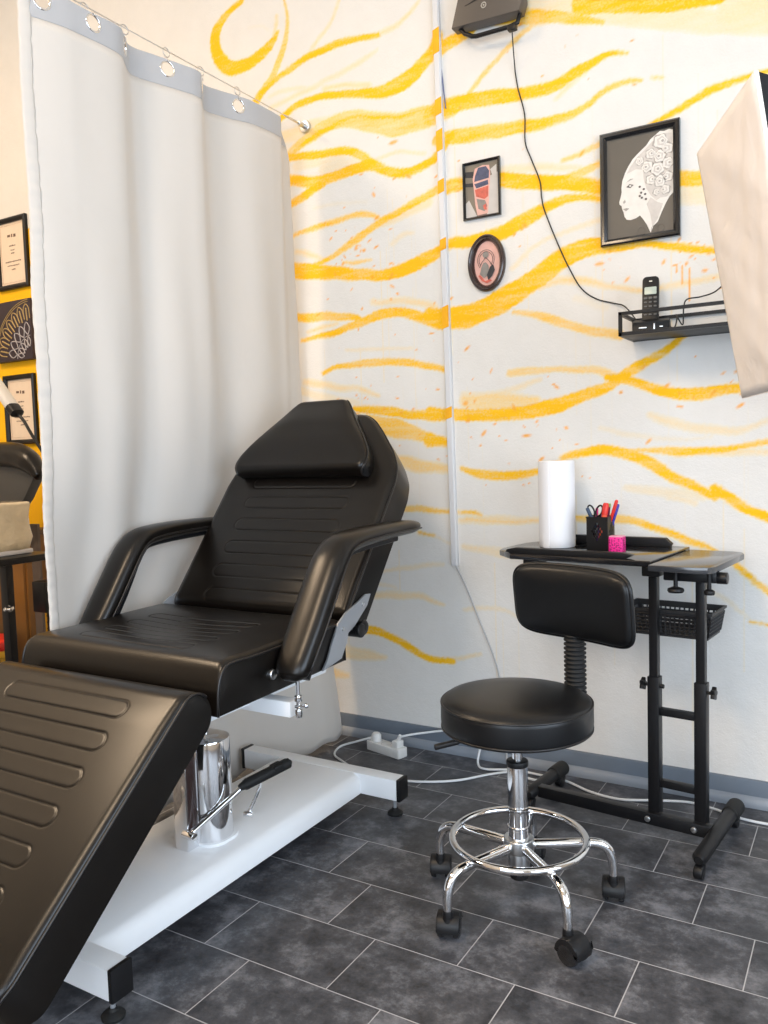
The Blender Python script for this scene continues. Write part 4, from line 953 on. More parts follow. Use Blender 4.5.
# uprights: outer sleeves, inner posts
for ux in (-.133, 0.):
    b = B(); b.span((ux-.017, -.010, .055), (ux+.017, .024, .475), .003); slv = tl('leg', b, 'black_metal')
    b = B(); b.span((ux-.0125, -.006, .47), (ux+.0125, .019, .800), .002); tl('inner_post', b, 'black_metal', slv)
    sg = -1 if ux < 0 else 1
    b = B(); b.cyl((ux, .006, .447), (ux+sg*.036, .006, .447), .005, seg=12)
    t = []
    for k in range(20):
        a = 2*PI*k/20; r = .016+.0035*math.cos(5*a); t.append((r*math.cos(a), r*math.sin(a)))
    b.prism(t, lambda p, q, w: Vector((ux+sg*w, .006+p, .447+q)), .028, .040, .002)
    if sg < 0: b.cyl((ux, .006, .447), (ux+.028, .006, .447), .0065, seg=12, bev=.002)
    tl('locking_knob', b, 'black_plastic', slv)
for z in (.372, .157):
    b = B(); b.span((-.118, -.002, z-.011), (-.015, .018, z+.011), .002); tl('rung', b, 'black_metal')
b = B(); b.span((-.500,-.028,.036), (.035, .002, .072), .003); bar = tl('base_bar', b, 'black_metal')
for x in (-.145, -.012):
    b = B(); b.cyl((x, -.034, .054), (x, -.026, .054), .0085, seg=16, bev=.002); tl('bolt', b, 'steel', bar)
for fx in (.048, -.515):
    y0 = -.185 if fx > 0 else -.05
    b = B(); b.tube([(fx, y0-.012, .052), (fx, y0, .054), (fx, .0, .055), (fx, .14, .056), (fx, .150, .056)], [.012,.0195,.0200,.0200,.0200], 20); ft = tl('foot_tube', b, 'black_plastic')
    b = B(); b.cyl((fx, .118, .056), (fx, .198, .056), .0250, seg=28, bev=.006); tl('end_sleeve', b, 'rubber', ft)
    for cy in (y0+.004, .178):
        b = B(); b.cyl((fx, cy, .030), (fx, cy, .046), .008, seg=12); b.cyl((fx-.012, cy-.008, .0185), (fx+.012, cy-.008, .0185), .0185, seg=24, bev=.003); b.span((fx-.013, cy-.010,.02), (fx+.013, cy+.012, .036), .004); tl('caster', b, 'black_plastic', ft)

# basket hanging under the top: perforated tapered bin
def basket(root, cx, cy, w, d, w2, d2, z0, z1, m, cols, rows):
    b = B(); t = .0022
    def wall(p00, p10, p01, p11, nn, nc, nr):
        p00, p10, p01, p11 = map(Vector, (p00, p10, p01, p11))
        P = lambda u, v: (p00*(1-u)+p10*u)*(1-v)+(p01*(1-u)+p11*u)*v
        for i in range(nc+1):
            u = i/nc; b.tube([P(u, .12), P(u, .82)], .0028, 4)
        for j in range(nr+1):
            v = .12+.70*j/nr; b.tube([P(0, v), P(1, v)], .0028, 4)
        for v0, v1 in ((0,.13),(.81,1)):
            q = [P(0,v0), P(1,v0), P(1,v1), P(0,v1)]
            b._add(q+[x+nn*t for x in q], [(0,1,2,3),(7,6,5,4),(0,4,5,1),(1,5,6,2),(2,6,7,3),(3,7,4,0)])
        for u0, u1 in ((0,.05),(.95,1)):
            q = [P(u0,.1), P(u1,.1), P(u1,.85), P(u0,.85)]
            b._add(q+[x+nn*t for x in q], [(0,1,2,3),(7,6,5,4),(0,4,5,1),(1,5,6,2),(2,6,7,3),(3,7,4,0)])
    c = lambda sx, sy, top: (cx+sx*(w if top else w2)/2, cy+sy*(d if top else d2)/2, z1 if top else z0)
    wall(c(-1,-1,0), c(1,-1,0), c(-1,-1,1), c(1,-1,1), Vector((0,1,0)), cols, rows)
    wall(c(-1,1,0), c(1,1,0), c(-1,1,1), c(1,1,1), Vector((0,-1,0)), cols, rows)
    wall(c(1,-1,0), c(1,1,0), c(1,-1,1), c(1,1,1), Vector((-1,0,0)), max(3, int(cols*d/w)), rows)
    wall(c(-1,-1,0), c(-1,1,0), c(-1,-1,1), c(-1,1,1), Vector((1,0,0)), max(3, int(cols*d/w)), rows)
    b.span((cx-w2/2, cy-d2/2, z0), (cx+w2/2, cy+d2/2, z0+.003))
    b.span((cx-w/2-.004, cy-d/2-.004, z1-.006), (cx+w/2+.004, cy-d/2+.001, z1+.001)); b.span((cx-w/2-.004, cy+d/2-.001, z1-.006), (cx+w/2+.004, cy+d/2+.004, z1+.001))
    b.span((cx-w/2-.004, cy-d/2, z1-.006), (cx-w/2+.001, cy+d/2, z1+.001)); b.span((cx+w/2-.001, cy-d/2, z1-.006), (cx+w/2+.004, cy+d/2, z1+.001))
    return b
bk_ = basket(None, -.115, .115, .265, .15, .240, .125, .585, .665, 'mesh_black', 18, 5)
bk_.bm.transform(TM)
bo = thing('storage_basket', 'black perforated plastic basket hanging on the wall side of the work table frame', 'basket', tuple(TM @ Vector((-.13,.115,.590))), tr)
link('bin', bk_, 'mesh_black', bo, smooth=False)
b = B()
for x in (-.133, .0):
    b = B(); b.tube([TM @ Vector((x, .048, .640)), TM @ Vector((x, .046, .668)), TM @ Vector((x, .034, .672)), TM @ Vector((x, .0195, .664))], .003, 8); link('hook', b, 'black_metal', bo)

# ------------------------------------------------------------------ things on the table
ZT = .824
roll = thing('paper_towel_roll', 'white paper towel roll standing upright on the left of the work table', 'paper roll', (-.897, 2.605, ZT))
b = B(); b.lathe([(.020,.001),(.056,.001),(.0585,.004),(.0590,.03),(.0588,.27),(.0580,.280),(.0555,.2835),(.021,.2835),(.020,.280),(.020,.001)], 56, (-.897,2.605,ZT)); link('paper', b, 'paper', roll, sharp=50)
b = B(); b.lathe([(.0175,0),(.0198,0),(.0198,.284),(.0175,.284),(.0175,0)], 32, (-.897,2.605,ZT)); link('cardboard_core', b, 'card', roll)
b = B(); b.prism([(.0590*math.cos(math.radians(a)), .0590*math.sin(math.radians(a))) for a in range(-120, -95, 3)]+[(.0602*math.cos(math.radians(a)), .0602*math.sin(math.radians(a))) for a in range(-96, -121, -3)], lambda p, q, t: Vector((-.897+p, 2.605+q, ZT+t)), .002, .282); link('loose_edge', b, 'paper', roll)

hx, hy = -.740, 2.560
hold = thing('pen_holder', 'square black perforated pen holder on the work table', 'pen holder', (hx, hy, ZT), math.radians(-3))
HM = bmat(hold); hw, hh_ = .066, .106
b = B()
for (ax, sg) in ((0,-1),(0,1),(1,-1),(1,1)):
    # solid wall with a diamond of square holes, built as a grid of little bars
    n = 13; holes = set()
    for i in range(n):
        for j in range(n):
            if 2 <= i <= n-3 and 4 <= j <= 10 and (i+j) % 2 == 0 and abs(i-6)+abs(j-7) in (1,3,2,4): holes.add((i, j))
    for i in range(n):
        for j in range(n):
            if (i, j) in holes: continue
            a0, a1 = -hw/2+hw*i/n, -hw/2+hw*(i+1)/n; z0, z1 = hh_*j/n, hh_*(j+1)/n
            if ax == 0: b.span((a0, sg*hw/2-.001, z0), (a1, sg*hw/2+.001, z1))
            else: b.span((sg*hw/2-.001, a0, z0), (sg*hw/2+.001, a1, z1))
b.span((-hw/2,-hw/2,0), (hw/2,hw/2,.002))
link('cup', b, 'black_metal', hold, local=True, smooth=False)
b = B(); 
for s in (-1, 1):
    b.span((-hw/2-.002, s*hw/2-.002, hh_-.003), (hw/2+.002, s*hw/2+.002, hh_+.001)); b.span((s*hw/2-.002, -hw/2, hh_-.003), (s*hw/2+.002, hw/2, hh_+.001))
link('rim', b, 'black_metal', hold, local=True, smooth=False)
def pen(name, m, foot, tip, r, label, capm=None, cat='pen', capl=.25):
    f, t = HM @ Vector(foot), HM @ Vector(tip); d = (t-f)
    o = thing(name, label, cat, tuple(f))
    b = B(); b.tube([f, f+d*.04, f+d*.08, f+d*(1-capl)], [.001,.0025,r,r], 14); link('barrel', b, m, o)
    b = B(); b.tube([f+d*(1-capl), t-d*.03, t], [r*1.12,r*1.12,r*.75], 14)
    s = Vector((0,-1,0)); b.tube([t-d*.02+s*r*1.15, t-d*.04+s*r*1.7, f+d*(1-capl*.8)+s*r*1.7], .0012, 6)
    link('cap', b, capm or m, o)
pen('felt_pen', 'navy', (.012,.012,.004), (-.037,-.018,.134), .0052, 'dark teal pen leaning out of the left side of the pen holder')
pen('felt_pen', 'purple', (-.010,-.012,.004), (.014,.002,.142), .0055, 'purple pen standing in the middle of the pen holder')
pen('marker_pen', 'orange', (.002,-.016,.004), (.026,-.020,.150), .0085, 'thick orange-red marker at the front right of the pen holder', 'red')
pen('felt_pen', 'red', (.0,.010,.004), (.052,.004,.158), .0050, 'bright red pen reaching highest, leaning right out of the pen holder')
pen('felt_pen', 'blue', (.008,.020,.004), (.050,.024,.144), .0045, 'blue pen behind the red one, leaning right out of the pen holder')
pen('felt_pen', 'dark_pink', (.004,.018,.004), (.022,.022,.146), .0050, 'dark red pen with a green tip behind the orange marker', 'green', capl=.08)
pen('felt_pen', 'pink', (-.018,.016,.004), (-.018,.020,.132), .0040, 'slim pink pen behind the scissors in the pen holder')
sci = thing('scissors', 'black-handled scissors standing handles up in the pen holder', 'scissors', tuple(HM @ Vector((-.012,-.006,.004))))
b = B()
for s in (-1, 1): b.prism([(-.003,.0),(.001*s,.0),(.005,.075),(.004,.10),(-.004,.10)], lambda p, q, t: HM @ Vector((-.012+p*s, -.006+t+s*.001, .004+q)), -.0007, .0007)
link('blade', b, 'steel', sci)
for cx_, tl_ in ((-.028,.12), (-.002,-.12)):
    b = B(); pts = []
    for k in range(24):
        a = 2*PI*k/24; u, v = .0095*math.cos(a), .018*math.sin(a)
        pts.append(HM @ Vector((cx_+u*math.cos(tl_*3)-v*math.sin(tl_*3), -.006+.001, .124+u*math.sin(tl_*3)+v*math.cos(tl_*3))))
    b.tube(pts, .0027, 8, closed=True); b.tube([HM @ Vector((-.012, -.006, .100)), HM @ Vector((cx_+.1*(-.012-cx_), -.006, .109))], .0035, 8)
    link('handle', b, 'black_plastic', sci)
# small pink patterned tin
px_, py_ = -.672, 2.500
tin = thing('pink_box', 'small bright pink patterned box beside the pen holder', 'box', (px_, py_, ZT))
b = B(); b.prism(rrect(.044,.040,.006,4,px_,py_), lambda p, q, t: Vector((p, q, t)), ZT, ZT+.050, .0015); link('body', b, 'pink', tin)
b = B(); b.prism(rrect(.0435,.0395,.006,4,px_,py_), lambda p, q, t: Vector((p, q, t)), ZT+.050, ZT+.0525, .0008); M['pale_pink'] = mat('pale_pink', (.85,.35,.5), .5); link('lid', b, 'pale_pink', tin)
b = B(); rr = random.Random(5)
for i in range(6):
    for j in range(7):
        if rr.random() < .8:
            x = px_-.017+.0068*i+rr.uniform(-.002,.002); z = ZT+.005+.0066*j+rr.uniform(-.002,.002); s = rr.uniform(.0012,.0024)
            b.box((x, py_-.0200, z), (s*2, .0008, s*1.6), 0, Matrix.Rotation(rr.uniform(0,3), 4, 'Y'))
            y = py_-.016+.0055*i; b.box((px_+.0220, y, z), (.0008, s*2, s*1.6), 0, Matrix.Rotation(rr.uniform(0,3), 4, 'X'))
            b.box((px_-.0220, y, z), (.0008, s*2, s*1.6), 0, Matrix.Rotation(rr.uniform(0,3), 4, 'X'))
link('pattern', b, 'dark_pink', tin)

# ------------------------------------------------------------------ power strip and white cables on the floor
ps = thing('power_strip', 'white power strip lying on the tiles by the skirting', 'power strip', (-1.60, 2.635, 0), math.radians(-14))
b = B(); b.prism(rrect(.175, .052, .008, 4), lambda p, q, t: Vector((p, q, t)), .0, .036, .004); link('body', b, 'white_plastic', ps, local=True)
b = B()
for x in (-.05, .0): b.lathe([(.021,.0365),(.019,.0365),(.018,.031),(1e-7,.031)], 24, (x, 0, 0))
M['socket_shade'] = mat('socket_grey', (.55,.55,.54), .5); link('socket', b, 'socket_shade', ps, local=True)
b = B(); b.span((.062,-.014,.036), (.078,.014,.044), .002); link('switch', b, 'red', ps, local=True) if False else None
b = B(); b.span((.045,-.018,.036), (.075,.018,.062), .004); b.cyl((.06,0,.055), (.075,.0,.085), .009, .006, 16); link('plug', b, 'white_plastic', ps, local=True)
b = B(); b.lathe([(1e-7,.036),(.020,.036),(.019,.058),(.013,.066),(1e-7,.067)], 24, (-.055,0,0)); link('plug', b, 'white_plastic', ps, local=True)
def cable(pts, label, r=.0042, m='white_cable', name='power_cable', cat='cable', grp=None):
    b = B(); b.tube(pts, r, 10, sub=6); return tag(link(name, b, m, sharp=0), label, cat, grp)
cable([(-1.655,2.645,.052), (-1.72,2.63,.03), (-1.79,2.60,.006), (-1.765,2.52,.005), (-1.70,2.475,.005), (-1.60,2.425,.005), (-1.50,2.405,.005), (-1.36,2.43,.005), (-1.24,2.50,.005), (-1.16,2.60,.005), (-1.10,2.650,.006), (-1.04,2.62,.012), (-.99,2.63,.005), (-.97,2.69,.005)],
      'white power cable looping from the strip across the tiles in front of the skirting')
cable([(-1.535,2.622,.075), (-1.50,2.655,.080), (-1.44,2.700,.085), (-1.37,2.715,.10), (-1.30,2.725,.13), (-1.24,2.735,.16)],
      'short white cable rising from the plug of the power strip behind the stool')
cable([(-1.22,2.722,.16), (-1.235,2.70,.06), (-1.235,2.675,.006), (-1.19,2.64,.005), (-1.09,2.655,.014), (-.98,2.675,.005), (-.90,2.665,.005), (-.80,2.615,.005), (-.70,2.60,.005), (-.60,2.64,.005), (-.50,2.675,.005), (-.42,2.66,.005), (-.33,2.625,.005), (-.2,2.625,.005), (.1,2.65,.005), (.4,2.68,.005)],
      'long white cable running along the skirting under the work table')

# ------------------------------------------------------------------ wall shelf with cordless phone
sx0, sx1, sy0, sy1, sz0, sz1 = -.682, -.06, 2.575, WY-.001, 1.487, 1.560
shelf = thing('wall_shelf', 'black metal frame wall shelf holding the phone', 'shelf', ((sx0+sx1)/2, WY, sz0))
b = B(); w = .010
for y in (sy0, sy1-w):
    b.span((sx0, y, sz0), (sx1, y+w, sz0+w)); b.span((sx0, y, sz1-w), (sx1, y+w, sz1))
for x in (sx0, sx1-w):
    b.span((x, sy0, sz0), (x+w, sy1, sz0+w)); b.span((x, sy0, sz1-w), (x+w, sy1, sz1))
    for y in (sy0, sy1-w): b.span((x, y, sz0), (x+w, y+w, sz1))
link('frame', b, 'black_metal', shelf, smooth=False)
b = B(); b.span((sx0+.003, sy0+.003, sz0+.001), (sx1-.003, sy1-.002, sz0+.012), .001); link('board', b, 'black_plastic', shelf)
zb = sz0+.0125
dx, dy = -.602, 2.665
dock = thing('phone_dock', 'black charging dock with silver bar on the wall shelf', 'phone dock', (dx, dy, zb), math.radians(8))
b = B(); b.prism([(-.040,0),(.040,0),(.040,.016),(.018,.034),(-.016,.040),(-.036,.030)], lambda p, q, t: Vector((t, p, q)), -.055, .055, .005); link('body', b, 'black_plastic', dock, local=True)
b = B(); b.span((.008,-.0405,.004), (.013,-.036,.024), .001); link('strip', b, 'steel', dock, local=True, label='silver strip')
b = B(); b.span((-.035,-.0405,.011), (-.012,-.0395,.014), .0002); b.span((.026,-.0405,.011), (.036,-.0395,.014), .0002); link('marking', b, 'steel', dock, local=True)
ph = thing('cordless_phone', 'black cordless phone with small grey display standing in its dock', 'phone', (dx-.004, dy, zb+.020), math.radians(8))
lean = Matrix.Rotation(math.radians(-13), 4, 'X')
F = lambda p, q, t: lean @ Vector((p, t, q))
b = B(); b.prism([(p*(1 if q < .02 else 1.0), q+.080) for p, q in rrect(.050, .160, .013, 6)], F, -.013, .011, .004); link('body', b, 'black_plastic', ph, local=True)
b = B(); b.prism(rrect(.036, .024, .003, 4, 0, .112), F, -.0145, -.0128, .0003); link('display', b, 'screen', ph, local=True)
b = B(); b.prism(rrect(.010, .003, .0014, 3, 0, .143), F, -.0145, -.0128); link('earpiece', b, 'steel', ph, local=True)
M['keys'] = mat('keys', (.10,.10,.10), .4)
for i in range(5):
    for j in range(3):
        b = B(); b.prism(rrect(.009 if i else .011, .0052 if i else .007, .002, 3, -.0145+.0145*j, .088-.0135*i), F, -.0150, -.0128, .0004); link('key', b, 'keys', ph, local=True)
M['black_wire'] = mat('black_wire', (.015,.015,.015), .5)
b = B(); b.tube([(dx+.055, dy, zb+.012), (dx+.075, dy-.03, zb+.006), (dx+.078, dy-.01, zb+.035), (dx+.070, dy+.02, zb+.05), (dx+.085, dy+.04, zb+.02), (dx+.09, dy+.03, zb+.07), (dx+.10, dy+.03, zb+.095), (dx+.14, dy+.03, zb+.098), (dx+.18, dy+.02, zb+.105), (dx+.215, dy+.01, zb+.125), (dx+.24, dy+.01, zb+.115), (dx+.247, dy+.0, zb+.05), (dx+.255, dy-.01, zb+.006), (dx+.275, dy+.01, zb+.03), (dx+.32, dy+.03, zb+.06), (dx+.36, dy+.03, zb+.03)], .0022, 8, sub=5)
tag(link('phone_cable', b, 'black_wire', sharp=0), 'thin black cable looping over the wall shelf to the right of the phone', 'cable')
b = B(); b.tube([(-1.060, WY-.055, 2.556), (-1.062, WY-.045, 2.52), (-1.070, WY-.010, 2.45), (-1.070, WY-.004, 2.43), (-1.062, WY-.004, 2.38), (-1.040, WY-.004, 2.29), (-1.040, WY-.004, 2.20), (-1.020, WY-.004, 2.14), (-.990, WY-.004, 2.06), (-.984, WY-.004, 2.00), (-.972, WY-.004, 1.95), (-.93, WY-.004, 1.84), (-.89, WY-.004, 1.75), (-.85, WY-.004, 1.68), (-.80, WY-.004, 1.64), (-.74, WY-.006, 1.618), (-.70, WY-.03, 1.60), (-.655, WY-.08, 1.55), (-.635, dy+.02, zb+.02)], .0022, 8, sub=5)
tag(link('hanging_cable', b, 'black_wire', sharp=0), 'long thin black cable hanging from the wall device down to the phone dock', 'cable')

# dark device at the top of the wall, on a bar bracket
dev = thing('wall_device', 'dark grey box shaped device high on the painted wall above the small pictures', 'device', (-1.155, WY, 2.57))
b = B(); b.prism([(-1.279,2.614),(-1.030,2.603),(-1.018,2.640),(-1.022,2.96),(-1.205,2.96),(-1.236,2.76)], lambda p, q, t: Vector((p, WY-t, q)), .012, .068, .006)
link('housing', b, 'grey_shell', dev)
fq = Vector((0,-1,0)).to_track_quat('Z','Y').to_matrix().to_4x4()
b = B(); b.lathe([(.0100,0),(.0100,.0022),(.0070,.0022),(.0070,0),(.0100,0)], 28, (-1.155, WY-.0675, 2.656), fq); b.lathe([(1e-7,.0022),(.0030,.0022),(.0030,0),(1e-7,0)], 16, (-1.155, WY-.0675, 2.656), fq)
link('emblem', b, 'steel', dev)
b = B(); b.prism([(-.060,0),(.05,.018),(.045,.030),(-.005,.016)], lambda p, q, t: Vector((-1.165+p, WY-t, 2.672+q)), .066, .0695); link('slot', b, 'black_plastic', dev)
b = B(); b.tube([(-1.262, WY-.040, 2.622), (-1.236, WY-.050, 2.592), (-1.205, WY-.055, 2.572), (-1.190, WY-.055, 2.569), (-1.070, WY-.055, 2.566), (-1.042, WY-.050, 2.574), (-1.035, WY-.040, 2.61)], .0075, 10)
b.span((-1.235, WY-.012, 2.63), (-1.055, WY-.0005, 2.80), .002); b.span((-1.075, WY-.062, 2.552), (-1.045, WY-.040, 2.572), .003)
link('bracket', b, 'black_metal', dev)

# ------------------------------------------------------------------ framed pictures
def frame_rect(root, cx, cz, w, h, fw, d, m, roll=0., z0=0.):
    """moulded frame as four mitred bars"""
    b = B(); c, s = math.cos(roll), math.sin(roll)
    prof = [(0,0), (0,d*.75), (fw*.25,d), (fw*.6,d*.92), (fw,d*.55), (fw,0)]
    cs = [(-w/2,-h/2,1,1),(w/2,-h/2,-1,1),(w/2,h/2,-1,-1),(-w/2,h/2,1,-1)]
    rings = []
    for x, z, ix, iz in cs:
        r_ = []
        for a, dd in prof:
            px, pz = x+ix*a, z+iz*a; r_.append(b.bm.verts.new((cx+px*c-pz*s, WY-.0015-dd, cz+px*s+pz*c)))
        rings.append(r_)
    for i in range(4):
        A, Bq = rings[i], rings[(i+1)%4]
        for k in range(len(prof)):
            k2 = (k+1) % len(prof); b.bm.faces.new((A[k], A[k2], Bq[k2], Bq[k]))
    return link('frame', b, m, root, sharp=25)
def flat(root, name, poly, cx, cz, y, m, t=.0006, label=None):
    b = B(); b.prism(poly, lambda p, q, w: Vector((cx+p, WY-y-w, cz+q)), 0, t); return link(name, b, m, root, smooth=False, label=label)
def circle(cx, cy, r, n=20, sy=1.): return [(cx+r*math.cos(2*PI*k/n), cy+r*sy*math.sin(2*PI*k/n)) for k in range(n)]

pc = thing('framed_picture', 'large black framed portrait of a woman in white profile with flowers in her hair', 'picture', (-.655, WY, 1.982))
frame_rect(pc, -.655, 1.982, .250, .358, .021, .020, 'black_gloss')
flat(pc, 'backing', [(-.108,-.162),(.108,-.162),(.108,.162),(-.108,.162)], -.655, 1.982, .002, 'art_dark', .004)
# silhouette traced in picture units: x 0..1 (left to right), z 0..1 (top to bottom) over the visible sheet
def AU(pts): return [(-.106+.212*x, .160-.320*y) for x, y in pts]
sil = AU([(.99,.035),(.93,.02),(.86,.03),(.80,.02),(.73,.05),(.66,.08),(.60,.13),(.50,.18),(.40,.235),(.33,.30),(.28,.36),(.24,.43),(.225,.50),(.228,.54),(.215,.58),(.19,.635),(.195,.66),(.225,.675),(.23,.70),(.255,.745),(.27,.79),(.30,.82),(.36,.83),(.44,.82),(.50,.80),(.545,.84),(.60,.90),(.655,.985),(.70,.92),(.76,.89),(.82,.80),(.88,.72),(.93,.665),(.99,.63)])
flat(pc, 'portrait', sil, -.655, 1.982, .0062, 'art_white')
def blob(pts, m, lay=0, nm='shading'): flat(pc, nm, AU(pts), -.655, 1.982, .0069+.0005*lay, m, .0004)
blob([(.97,.06),(.88,.05),(.78,.07),(.68,.11),(.58,.17),(.46,.23),(.36,.31),(.31,.37),(.45,.34),(.55,.36),(.56,.46),(.60,.55),(.66,.62),(.74,.68),(.80,.66),(.90,.66),(.97,.60)], 'art_mid')
blob([(.60,.70),(.66,.64),(.76,.70),(.84,.72),(.76,.86),(.68,.93),(.66,.82)], 'art_mid')
for i, (x, y, r) in enumerate([(.80,.12,.085),(.66,.22,.06),(.80,.26,.075),(.92,.20,.065),(.62,.34,.07),(.76,.38,.08),(.90,.34,.07),(.66,.47,.06),(.80,.50,.07),(.92,.47,.06),(.88,.59,.055),(.50,.27,.05),(.74,.60,.04)]):
    for k, (f_, m_) in enumerate(((1,'art_grey'),(.86,'art_white'),(.58,'art_mid'),(.38,'art_white'),(.18,'art_grey'))):
        pts = []
        for j in range(18):
            a_ = 2*PI*j/18; rr_ = 1.3*r*f_*(1+.13*math.sin(5*a_+i+k)); pts.append((x+rr_*math.cos(a_)+.01*k*math.cos(i), y+rr_*.66*math.sin(a_)))
        blob(pts, m_, 1+k, 'flower')
blob([(.30,.455),(.36,.425),(.41,.43),(.36,.44)], 'art_grey', 1, 'brow'); blob([(.30,.50),(.35,.475),(.41,.49),(.36,.515)], 'art_line', 1, 'eye'); blob([(.34,.49),(.37,.485),(.38,.50),(.35,.505)], 'art_white', 2, 'eye')
blob([(.245,.64),(.28,.62),(.29,.645),(.26,.66)], 'art_grey', 1, 'nostril'); blob([(.245,.71),(.30,.705),(.345,.715),(.29,.735)], 'art_grey', 1, 'mouth')
for x, y in ((.50,.52),(.56,.55),(.52,.58),(.58,.60),(.53,.63),(.59,.65),(.50,.61)): blob([(x+.018*math.cos(a_), y+.011*math.sin(a_)) for a_ in [k*.7 for k in range(9)]], 'art_line', 1, 'bead')
b = B()
for cx_ in (.52, .72, .80): 
    pts = [(-.655-.106+.212*(cx_+.055*math.cos(a_)), WY-.0072, 1.982+.160-.320*(.955+.035*math.sin(a_))) for a_ in [2*PI*k/20 for k in range(20)]]; b.tube(pts, .0005, 4, closed=True)
link('signature', b, 'art_line', pc)

pc = thing('framed_photo', 'small black framed photo of a tattooed leg above the oval picture', 'picture', (-1.204, WY, 2.071))
frame_rect(pc, -1.204, 2.071, .143, .200, .009, .014, 'black_gloss')
flat(pc, 'backing', [(-.064,-.092),(.064,-.092),(.064,.092),(-.064,.092)], -1.204, 2.071, .001, 'print_bg', .004)
def P2(nm, pts, m, lay=0): flat(pc, nm, pts, -1.204, 2.071, .0052+.0005*lay, m, .0004)
P2('pavement', [(.018,-.090),(.062,-.090),(.062,.050),(.030,.040)], 'print_light'); P2('pavement', [(-.062,-.090),(-.062,-.040),(-.050,-.030),(-.020,-.090)], 'print_light')
P2('background_stripe', [(-.062,.070),(-.030,.066),(-.030,.045),(-.062,.050)], 'print_dark'); P2('background_stripe', [(-.062,.030),(-.025,.026),(-.025,.012),(-.062,.018)], 'print_dark')
P2('leg', [(-.018,-.088),(.022,-.086),(.026,-.05),(.030,.0),(.034,.05),(.030,.078),(.005,.082),(-.025,.075),(-.034,.040),(-.030,.0),(-.026,-.05)], 'skin_pink', 1)
P2('tattoo', [(-.024,.050),(-.028,.030),(.028,.034),(.030,.058),(.018,.076),(-.012,.076)], 'print_blue', 2); P2('tattoo', [(-.028,.022),(.024,.028),(.026,.012),(-.020,.006)], 'print_blue', 2)
P2('tattoo', [(-.026,.002),(.026,.008),(.024,-.028),(.010,-.036),(-.022,-.022)], 'print_red', 2); P2('tattoo', [(-.020,-.030),(.012,-.040),(.020,-.060),(.010,-.078),(-.014,-.066)], 'print_grey', 2); P2('tattoo', [(.004,-.058),(.016,-.052),(.018,-.074),(.008,-.072)], 'print_red', 3); P2('tattoo', [(.034,.062),(.058,.076),(.058,.040),(.044,.034)], 'print_light', 2)

pc = thing('oval_picture', 'oval dark wooden framed picture below the small photo', 'picture', (-1.191, WY, 1.812))
ox, oz, oa, ob = -1.191, 1.812, .0715, .100
b = B(); prof = [(0,0),(0,.010),(.003,.015),(.008,.017),(.012,.014),(.016,.0145),(.020,.010),(.023,.004),(.023,0)]
rings = []
for k in range(64):
    a_ = 2*PI*k/64; rings.append([b.bm.verts.new((ox+(oa-p)*math.cos(a_), WY-.001-d, oz+(ob-p)*math.sin(a_))) for p, d in prof])
for k in range(64):
    A, Bq = rings[k], rings[(k+1)%64]
    for j in range(len(prof)): j2 = (j+1) % len(prof); b.bm.faces.new((A[j], A[j2], Bq[j2], Bq[j]))
link('frame', b, 'oval_wood', pc, sharp=30)
def P3(nm, pts, m, lay=0): flat(pc, nm, pts, ox, oz, .0042+.0005*lay, m, .0004)
P3('backing', [((oa-.022)*math.cos(2*PI*k/40), (ob-.022)*math.sin(2*PI*k/40)) for k in range(40)], 'skin_pink', -6)
P3('drawing', [(-.020,-.010),(-.028,-.035),(-.012,-.050),(.008,-.040),(.006,-.008),(-.004,.004),(-.014,.002)], 'print_grey'); P3('drawing', [(.004,-.060),(.000,-.040),(.012,-.014),(.024,-.006),(.030,-.026),(.020,-.046)], 'print_dark', 1)
P3('drawing', circle(-.004,.030,.011), 'print_grey', 1); P3('drawing', [(-.034,-.040),(-.020,-.060),(.0,-.070),(.02,-.062),(.01,-.057),(-.008,-.062),(-.026,-.038)], 'print_red', 1)
b = B()
for r0 in (.026, .032): b.tube([(ox-.003+r0*math.cos(a_), WY-.0055, oz+.012+r0*1.1*math.sin(a_)) for a_ in [math.radians(k*14-40) for k in range(19)]], .0008, 5)
for s in (-1, 1): b.tube([(ox-.004, WY-.0055, oz+.020), (ox-.004+s*.014, WY-.0055, oz+.006), (ox-.004+s*.024, WY-.0055, oz-.012)], .001, 5, sub=3)
link('drawing_line', b, 'print_dark', pc)

# certificates and canvas on the yellow part of the wall, behind the curtain
def copy_tree(o, parent=None, dloc=None):
    c = o.copy(); COL.objects.link(c); c.parent = parent
    if dloc: c.location = o.location+Vector(dloc)
    for ch in list(o.children): copy_tree(ch, c)
    return c
cz1 = 2.238; cxx = -3.838
ce = thing('framed_certificate', 'black framed certificate, topmost on the yellow wall beyond the curtain', 'certificate', (cxx, WY, cz1), 0, 'certificates on the yellow wall')
frame_rect(ce, cxx, cz1, .252, .362, .024, .022, 'black_metal')
pp = flat(ce, 'paper', [(-.107,-.162),(.107,-.162),(.107,.162),(-.107,.162)], cxx, cz1, .002, 'card', .004)
b = B(); rr = random.Random(2)
bd_ = [(-.092,-.145),(.092,-.145),(.092,.145),(-.092,.145)]
b.tube([(cxx+p, WY-.0068, cz1+q) for p, q in bd_], .0011, 4, closed=True)
M['card_line'] = mat('border_line', (.50,.36,.26), .8); link('border', b, 'card_line', ce)
b = B()
def scrawl(w, z, h, n):      # blurred, illegible lines of print as the photo shows them
    x = -w/2
    while x < w/2:
        l = rr.uniform(.004, .010)*(h/.006); l = min(l, w/2-x+.001)
        b.box((cxx+x+l/2, WY-.0066, cz1+z+rr.uniform(-1,1)*h*.12), (l*.86, .0006, h*rr.uniform(.7,1.1)), 0); x += l+h*.35
